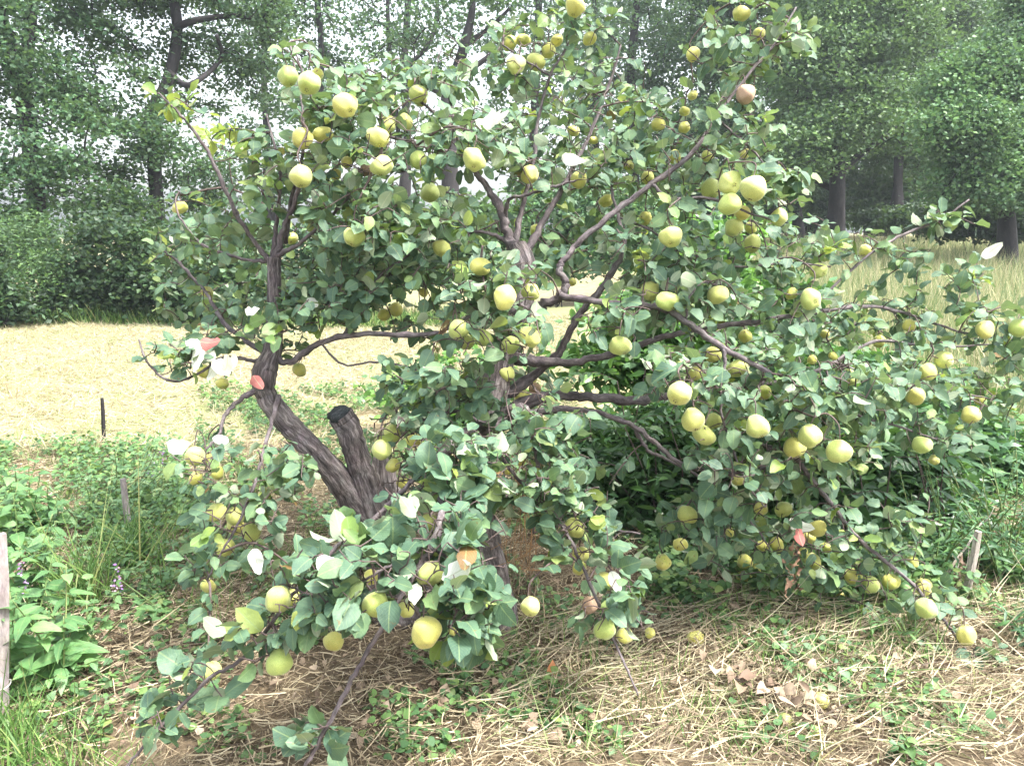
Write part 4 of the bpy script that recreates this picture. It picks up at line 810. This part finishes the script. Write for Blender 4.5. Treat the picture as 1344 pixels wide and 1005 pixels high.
# ---- dead twig with brown leaves
root0 = ground_at(1010, 915); root = empty('dead_twig', root0, 'dead twig with curled brown leaves lying on the straw at lower right', 'twig')
pa = np.array([ground_at(x, y)+np.array([0, 0, .03]) for x, y in [(935, 885), (975, 905), (1010, 918), (1050, 935), (1090, 950), (1150, 968)]])
tb = Tubes(); c = catmull(pa, 6); tb.add(c, np.linspace(.005, .0025, len(c)), 6)
for k in range(6):
    s = c[5+k*4]; tb.add([s, s+np.array([rng.normal(0, .04), rng.normal(0, .05), .03])], [.003, .0015], 4)
tb.build('stem', [M_TWIG], root)
n = 46; ii = rng.integers(1, len(c)-3, n); ii = (ii*(.85)).astype(int); P = c[ii]+rng.normal(0, .05, (n, 3))*np.array([1, 1, .35])+np.array([0, 0, .035])
leaves('dry_leaves', P, rng.normal(0, 1, (n, 3))*np.array([1, 1, .25]), rng.normal(0, .35, (n, 3))+np.array([0, -.3, 1]), .025+.045*rng.random(n), .010+.015*rng.random(n), T_OVATE, [M_DRYLEAF], root, bend=.35, fold=.7, wave=.2, seed=4)
for i, (px, py, L, an, lab) in enumerate([(1092, 832, .062, 150, 'pale curled dead leaf on the straw below the fruit cluster'), (724, 898, .055, 85, 'orange brown dead leaf standing upright below the tree'), (706, 965, .06, 170, 'flat fawn dead leaf near the bottom centre'), (622, 968, .05, 60, 'greyish dead leaf left of bottom centre'),
                                       (960, 835, .045, 20, 'small brown dead leaf under the fallen branch tips'), (908, 786, .04, 10, 'round dry leaf beside the dark bush foot'), (738, 975, .05, 200, 'pale broken dead leaf at the bottom edge'), (1060, 826, .05, 170, 'small buff dead leaf just left of the pale curled one')]):
    g0 = ground_at(px, py); a = math.radians(an); up = .9 if px == 724 else .15
    o = leaves('dead_leaf', [g0+np.array([0, 0, .035])], [[math.cos(a), math.sin(a)*(.3 if px == 724 else 1), up]], [[.1, -.7, .7]], [L], [L*.36], T_OVATE, [M_DRYLEAF], None, bend=.3, fold=.6, wave=.15, seed=70+i)
    if px == 724: o.data.materials[0] = island_mat('orange_leaf', [(0, (.50, .20, .08)), (1, (.55, .24, .10))], .7, .2)
    set_props(o, lab, 'dead leaf', 'dead leaves on the ground')

# ------------------------------------------------------------------ dark bushes and saplings right of the trunk
def LM(n, k, w=(1, 1, 1), t=.2, rough=.35): return leaf_mat(n, [(0, (.030*k*w[0], .080*k*w[1], .035*k*w[2])), (.6, (.050*k*w[0], .125*k*w[1], .045*k*w[2])), (1, (.09*k*w[0], .20*k*w[1], .05*k*w[2]))], (.09*k, .16*k, .09*k), trans=t, tcol=(.2, .4, .05), rough=rough)
M_LANCE = LM('glossy_dark_leaf', .8); M_LANCE2 = LM('bright_backlit_leaf', 1.8, (1.2, 1.0, .8), .4); M_PIN = LM('sapling_leaflet', 1.7, (1.1, .95, 1.2), .3); M_HEMP = LM('narrow_weed_leaf', 1.2, (1, 1, 1.1), .25, .5)
G3 = 'undergrowth behind the right half of the quince'
shrub(840, 4.3, 'dark glossy leaved bush in the shade right of the quince trunks', [(830, 640, 110, 80, 0), (900, 590, 110, 60, .2), (780, 600, 60, 60, .1), (860, 560, 120, 40, .4)], 420, 22, M_LANCE, .085, T_LANCE, .17, group=G3, seed=71, spread=.07, bend=.25, updir=.6)
shrub(1010, 4.2, 'dark dense bush behind the low fruit clusters', [(1000, 640, 110, 90, 0), (960, 710, 100, 50, -.3), (1080, 700, 100, 60, -.2)], 460, 22, M_LANCE, .075, T_OVATE, .3, group=G3, seed=72, spread=.08, bend=.2, updir=.6)
shrub(1180, 4.35, 'dark bush under the right hand sapling leaves', [(1170, 640, 90, 80, 0), (1130, 720, 80, 50, -.3), (1220, 700, 60, 60, 0)], 380, 22, M_LANCE, .075, T_LANCE, .22, group=G3, seed=73, spread=.08, bend=.2, updir=.6)
shrub(1290, 4.9, 'leafy thicket filling the right edge behind the narrow leaved weeds', [(1290, 620, 80, 70, 0), (1340, 660, 70, 60, 0), (1250, 570, 70, 50, 0)], 340, 22, M_HEMP, .08, T_LANCE, .2, group=G3, seed=77, spread=.09, bend=.2, updir=.6)
shrub(900, 5.2, 'bright yellow green bush glowing through the crown right of centre', [(880, 430, 110, 50, 0), (930, 370, 70, 50, 0), (820, 480, 90, 40, 0), (930, 310, 50, 30, .2), (980, 480, 80, 50, 0)], 360, 18, M_LANCE2, .09, T_LANCE, .22, group=G3, seed=74, spread=.1, bend=.25, updir=.5)
shrub(580, 6.0, 'loose green weeds standing behind the long left limb', [(560, 510, 60, 40, 0), (620, 490, 60, 40, 0), (640, 540, 60, 30, 0)], 120, 16, M_LANCE2, .07, T_LANCE, .25, group=G3, seed=75, spread=.09, bend=.25, updir=.5)
shrub(1100, 5.4, 'pale leafy thicket behind the right arm of the quince', [(1060, 500, 120, 50, 0), (1180, 520, 100, 50, 0), (1000, 400, 80, 40, .3)], 300, 18, M_HEMP, .085, T_LANCE, .25, group=G3, seed=76, spread=.1, bend=.25, updir=.5)

def sapling(px, py, d, label, fronds, mat=None, leaf=.085, group='young saplings with paired leaflets', name='sapling'):
    """stem with pinnate fronds; fronds: (px, py, dirx, dirz, length m)"""
    w = W(px, py, d); base = np.array([w[0], w[1], float(gz(w[0], w[1]))]); root = empty(name, base, label, 'sapling', group); tb = Tubes(); P, D, N, L = [], [], [], []
    for fx, fy, dx, dz, fl in fronds:
        s = W(fx, fy, d-.05); st = catmull([base, (base+s)/2+rng.normal(0, .03, 3), s], 5); tb.add(st, np.linspace(.006, .003, len(st)), 5)
        T = nrm(np.array([dx, -.25, dz])); e = s+T*fl; c = catmull([s, s+T*fl*.5+np.array([0, 0, .02]), e-np.array([0, 0, .05])], 6); tb.add(c, np.linspace(.002, .001, len(c)), 4)
        Sd = nrm(np.cross(T, [0, 0, 1.]))
        for k in range(1, len(c), 2):
            for sg in (-1, 1):
                P.append(c[k]); D.append(T*.55+Sd*sg*.9+np.array([0, 0, -.15])+rng.normal(0, .08, 3)); N.append(np.array([0, -.3, 1])+rng.normal(0, .15, 3)); L.append(leaf*(.8+.3*rng.random()))
        P.append(c[-1]); D.append(T); N.append(np.array([0, -.3, 1.])); L.append(leaf)
    tb.build('stems', [M_TWIG], root); L = np.array(L)
    leaves('leaflets', P, D, N, L, L*.19, T_LANCE, [mat or M_PIN], root, bend=.2, fold=.2, seed=int(px)); return root
sapling(1150, 700, 3.9, 'sapling with long pale leaflets spreading over the dark bush below the right arm', [(1090, 590, .8, .3, .3), (1110, 650, .9, .1, .3), (1170, 600, .9, -.1, .3), (1180, 660, 1, .1, .28), (1120, 560, .9, .3, .3), (1210, 640, .9, -.3, .22)])
sapling(1250, 700, 3.8, 'sapling whose drooping leaflets hang beside the right hand weeds', [(1230, 625, .9, -.2, .25), (1205, 605, .9, .1, .3), (1240, 590, .7, .3, .25), (1190, 560, .7, .3, .28)])
sapling(870, 660, 4.1, 'sapling with arching leaflets under the thick horizontal limb', [(820, 560, .8, .3, .3), (860, 590, .9, -.1, .3), (880, 560, .8, .2, .3), (930, 590, .9, .0, .25), (800, 620, -.6, .2, .25)], M_LANCE)
sapling(820, 560, 4.4, 'sapling with drooping leaflets behind the central branch fork', [(850, 470, .7, .2, .3), (900, 500, .9, .1, .3), (810, 500, -.7, .2, .3), (930, 470, .8, .3, .3)], M_LANCE2)

# ------------------------------------------------------------------ weeds: each plant > stems, leaves
def herb(px, py, h, label, ns=5, nl=14, leaf=.09, asp=.3, mat=None, tm=T_OVATE, spread=.16, group=None, name='weed_plant', cat='weed', flower=None, seed=1, droop=-.2):
    r = np.random.default_rng(seed); b = ground_at(px, py); root = empty(name, b, label, cat, group); tb = Tubes(); P, D, N, L = [], [], [], []; tops = []
    for k in range(ns):
        a = r.random()*6.28; s0 = b+np.array([math.cos(a), math.sin(a), 0])*.04*r.random(); hh = h*(.65+.4*r.random()); e = s0+np.array([math.cos(a)*spread*r.random()*1.6, math.sin(a)*spread*r.random()*1.6, hh])
        c = catmull([s0, (s0+e)/2+r.normal(0, .02, 3), e], 8); tb.add(c, np.linspace(.0045, .0018, len(c)), 5); tops.append(e)
        for j in range(nl):
            q = c[min(len(c)-1, 2+int(j/nl*(len(c)-2)))]+r.normal(0, .006, 3); an = j*2.4+a; P.append(q); D.append([math.cos(an), math.sin(an), droop+.6*r.random()]); N.append(np.array([0, -.15, 1])+r.normal(0, .25, 3)); L.append(leaf*(.6+.6*r.random())*(1.1-.5*j/nl))
    tb.build('stems', [M_STEM], root); L = np.array(L)
    leaves('leaves', P, D, N, L, L*asp, tm, [mat], root, bend=.3, fold=.25, wave=.08, seed=seed)
    if flower:
        FPp = []; 
        for e in tops[:2]: FPp += [e+np.array([r.normal(0, .008), r.normal(0, .008), -.02+.14*r.random()]) for _ in range(26)]
        n = len(FPp); leaves('flower_spike', FPp, r.normal(0, 1, (n, 3)), r.normal(0, 1, (n, 3)), np.full(n, .011), np.full(n, .004), T_FAR, [flower], root, seed=seed)
    return root
M_STEM = island_mat('green_stem', [(0, (.10, .17, .05)), (.6, (.18, .22, .08)), (1, (.26, .18, .12))], .6)
M_BROAD = leaf_mat('broad_weed_leaf', [(0, (.075, .175, .075)), (.6, (.115, .245, .095)), (1, (.18, .33, .13))], (.24, .36, .18), trans=.3, tcol=(.3, .5, .08), rough=.45, veins=True)
M_FINE = leaf_mat('grey_green_weed_leaf', [(0, (.08, .17, .08)), (.6, (.14, .26, .12)), (1, (.26, .36, .16))], (.26, .34, .24), trans=.3, rough=.55)
M_NET = leaf_mat('nettle_leaf', [(0, (.06, .15, .06)), (1, (.13, .26, .09))], (.18, .28, .14), trans=.25, rough=.5, veins=True)
M_FLOW = island_mat('purple_flower', [(0, (.28, .14, .45)), (.5, (.42, .26, .55)), (1, (.35, .22, .22))], .7)
G4 = 'broad leaved weeds at the left edge'
herb(20, 905, .50, 'tall broad leaved weed nearest the wooden post', 6, 15, .12, .26, M_BROAD, group=G4, seed=1)
herb(70, 905, .42, 'broad leaved weed with a large pale blade beside the purple flower spikes', 5, 14, .13, .25, M_BROAD, group=G4, seed=2)
herb(40, 800, .45, 'bushy light green weed behind the wooden post', 6, 14, .11, .30, M_BROAD, group=G4, seed=3)
herb(-20, 760, .55, 'broad leaved weed cut by the left picture edge', 6, 14, .11, .32, M_BROAD, group=G4, seed=4)
herb(30, 715, .46, 'leafy weed standing at the back of the left clump', 6, 14, .10, .34, M_BROAD, group=G4, seed=5)
herb(75, 700, .34, 'loose weed with sideways leaves between the left clump and the stake', 4, 12, .12, .22, M_BROAD, group=G4, seed=6)
herb(85, 870, .36, 'dusky nettle with purple flower spikes at the left', 4, 16, .06, .33, M_NET, T_LOBED, group=G4, flower=M_FLOW, name='nettle', cat='nettle', seed=7)
herb(120, 850, .24, 'low dark nettle spreading right of the purple flower spikes', 6, 12, .05, .40, M_NET, T_LOBED, group=G4, name='nettle', cat='nettle', seed=8)
herb(60, 905, .16, 'low rounded leaves at the foot of the left weeds', 7, 7, .06, .42, M_BROAD, group=G4, seed=9, spread=.15)
G5 = 'fine leaved weeds around the grey stake'
herb(150, 672, .42, 'bright fine leaved weed topped yellow green beside the dark stake', 9, 22, .08, .15, M_FINE, T_LANCE, .3, G5, seed=10)
herb(115, 690, .34, 'greyish feathery weed left of the grey stake', 9, 22, .06, .17, M_FINE, T_LANCE, .26, G5, seed=11)
herb(200, 680, .34, 'feathery weed with a purple bloom right of the grey stake', 9, 22, .06, .16, M_FINE, T_LANCE, .28, G5, flower=M_FLOW, seed=12)
herb(150, 760, .28, 'low feathery weed in front of the grey stake', 10, 18, .055, .18, M_FINE, T_LANCE, .26, G5, seed=13)
herb(210, 770, .20, 'small dusky weed on the ground between stake and hanging quinces', 7, 12, .05, .35, M_NET, T_OVATE, .2, G5, seed=14)
herb(225, 805, .17, 'row of drooping pointed leaves under the left hanging quinces', 6, 7, .065, .34, M_NET, T_OVATE, .22, G5, seed=15, droop=-.7)
herb(90, 760, .25, 'pale fine weed among the left clump fronts', 8, 16, .055, .2, M_FINE, T_LANCE, .2, G5, seed=16)
G6 = 'narrow leaved weeds at the right edge'
for i, (x, y, h, lab) in enumerate([(1318, 768, .66, 'narrow leaved weed right behind the weathered stake'), (1345, 770, .70, 'tall narrow leaved weed at the right picture edge'), (1270, 745, .60, 'narrow leaved weed between the sapling and the stake'), (1325, 720, .65, 'yellowing narrow leaved weed at the back of the right clump'), (1230, 755, .50, 'shaded narrow leaved weed left of the dead stick'), (1360, 850, .30, 'low weed at the right edge in front of the stake')]):
    herb(x, y, h, lab, 8, 24, .075, .11, M_HEMP, T_LANCE, .26, G6, seed=20+i, droop=-.3)
herb(560, 985, .05, 'tiny green seedling at the bottom beside the hanging front branch', 5, 6, .03, .4, M_NET, group='small seedlings in the straw', name='seedling', cat='seedling', seed=31, spread=.06)
herb(585, 870, .10, 'low clump of round leaves under the front quinces', 8, 8, .032, .45, M_NET, group='small seedlings in the straw', name='seedling', cat='seedling', seed=32, spread=.12)
herb(1165, 850, .14, 'small upright grassy seedling below the right fruit', 5, 6, .09, .10, M_BROAD, T_LANCE, group='small seedlings in the straw', name='seedling', cat='seedling', seed=33, spread=.08)
herb(1190, 985, .09, 'pale green seedling cluster at the bottom right', 7, 7, .045, .4, M_COVER, group='small seedlings in the straw', name='seedling', cat='seedling', seed=34, spread=.14)
herb(130, 910, .05, 'single pale leaf seedling on the straw at lower left', 3, 3, .05, .42, M_BROAD, group='small seedlings in the straw', name='seedling', cat='seedling', seed=35, spread=.05)
def tuft(px, py, n, h, label, seed, mat=M_GRASS, sp=.12):
    r = np.random.default_rng(seed); b = ground_at(px, py); P = b+r.normal(0, sp*.5, (n, 3))*np.array([1, 1, 0]); D = r.normal(0, .35, (n, 3))+np.array([0, 0, 1])
    o = strips('grass_tuft', P, D, h*(.5+.6*r.random(n)), .0018+.0022*r.random(n), [mat], None, sag=.9, seg=6, seed=seed); set_props(o, label, 'grass tuft', 'grass tufts'); return o
tuft(15, 1000, 260, .22, 'bright grass tuft in the bottom left corner', 1, sp=.22); tuft(95, 1040, 160, .16, 'thin grass tuft at the bottom edge right of the corner', 2, sp=.2)
tuft(110, 800, 160, .32, 'arching grass tuft in front of the feathery weeds', 3); tuft(180, 745, 160, .35, 'wispy grass tuft around the grey stake foot', 4, sp=.2); tuft(660, 780, 200, .14, 'dry yellow grass tuft between the trunks and the front quinces', 5, M_STRAW, .3)
tuft(1180, 845, 120, .15, 'short grass tuft below the lowest fruit cluster', 6, sp=.2)

# ------------------------------------------------------------------ posts, stakes, stick
def stake(name, top, bot, wpx, label, mat, wire=None, n=4, cat='stake', lean=None):
    b = ground_at(*bot); d = proj(b)[2]; t = W(top[0], top[1], d-.02); w = wpx*d/FPX/2
    root = empty(name, b, label, cat); tb = Tubes(); pts = np.array([b-np.array([0, 0, .05])+(t-b)*s for s in np.linspace(0, 1, 7)]); pts[-1] = t
    tb.add(pts, [w*1.05, w*1.03, w*.98, w, w*.97, w*.95, w*.82], n, rough=.04); tb.build('shaft', [mat], root, smooth=False)
    if wire:
        c = W(wire[0], wire[1], d-.01); a = np.linspace(0, 2*math.pi, 17); tb = Tubes(); tb.add([c+np.array([math.cos(q)*w*1.35, math.sin(q)*w*1.35, .004*math.sin(q*2)]) for q in a], np.full(17, .0015), 5, cap=False); tb.build('wire_loop', [M_WIRE], root)
    return root
stake('fence_post', (1, 700), (0, 945), 17, 'narrow grey brown post tied with wire at the left picture edge', M_POST, (1, 898), 4, 'post')
stake('dark_stake', (134, 522), (136, 580), 5, 'short dark stake poking up above the weeds by the mown field', M_BGBARK)
stake('grey_stake', (161, 628), (172, 715), 9, 'leaning grey wooden stake among the feathery weeds', M_POST)
stake('weathered_stake', (1284, 697), (1264, 792), 12, 'weathered wooden stake leaning beside the right hand weeds', M_WOOD, n=6)
b = ground_at(1222, 792); d = 3.42; root = empty('dead_stick', b, 'long pale dead stick propped up left of the weathered stake', 'stick')
tb = Tubes(); c = catmull([b, W(1250, 742, 3.4), W(1272, 712, 3.42), W(1290, 682, 3.45)], 6); tb.add(c, np.linspace(.007, .004, len(c)), 6, rough=.06)
for x0, y0, x1, y1 in ((1272, 712, 1262, 760), (1285, 692, 1305, 665), (1260, 730, 1245, 770)):
    tb.add(catmull([W(x0, y0, 3.42), W((x0+x1)/2+3, (y0+y1)/2, 3.4), W(x1, y1, 3.4)], 4), np.linspace(.0025, .0012, 9), 4)
tb.build('stem', [M_WOOD], root)
n = 40; leaves('dry_leaves', np.array([W(1258+rng.normal(0, 6), 752+rng.normal(0, 14), 3.4+rng.normal(0, .03)) for _ in range(n)]), rng.normal(0, 1, (n, 3))-np.array([0, 0, 1]), rng.normal(0, 1, (n, 3)), .015+.025*rng.random(n), .004+.006*rng.random(n), T_OVATE, [M_DRYLEAF], root, bend=.5, fold=.8, seed=90)

# ------------------------------------------------------------------ haze
HAZE = 0.0013
if HAZE:
    m = bpy.data.materials.new('haze_air'); m.use_nodes = True; nt = m.node_tree; nt.nodes.clear()
    v = nt.nodes.new('ShaderNodeVolumePrincipled'); v.inputs['Density'].default_value = HAZE; v.inputs['Color'].default_value = (.80, .90, 1, 1); v.inputs['Anisotropy'].default_value = .3
    o = nt.nodes.new('ShaderNodeOutputMaterial'); nt.links.new(v.outputs[0], o.inputs['Volume'])
    x0, x1, y0, y1, z0, z1 = -265, 265, -260, 271, -1.2, 24
    V = [(x, y, z) for z in (z0, z1) for x, y in ((x0, y0), (x1, y0), (x1, y1), (x0, y1))]
    me = bpy.data.meshes.new('haze'); me.from_pydata(V, [], [(0, 3, 2, 1), (4, 5, 6, 7), (0, 1, 5, 4), (1, 2, 6, 5), (2, 3, 7, 6), (3, 0, 4, 7)])
    h = link('haze', me, None, [m]); h['kind'] = 'stuff'
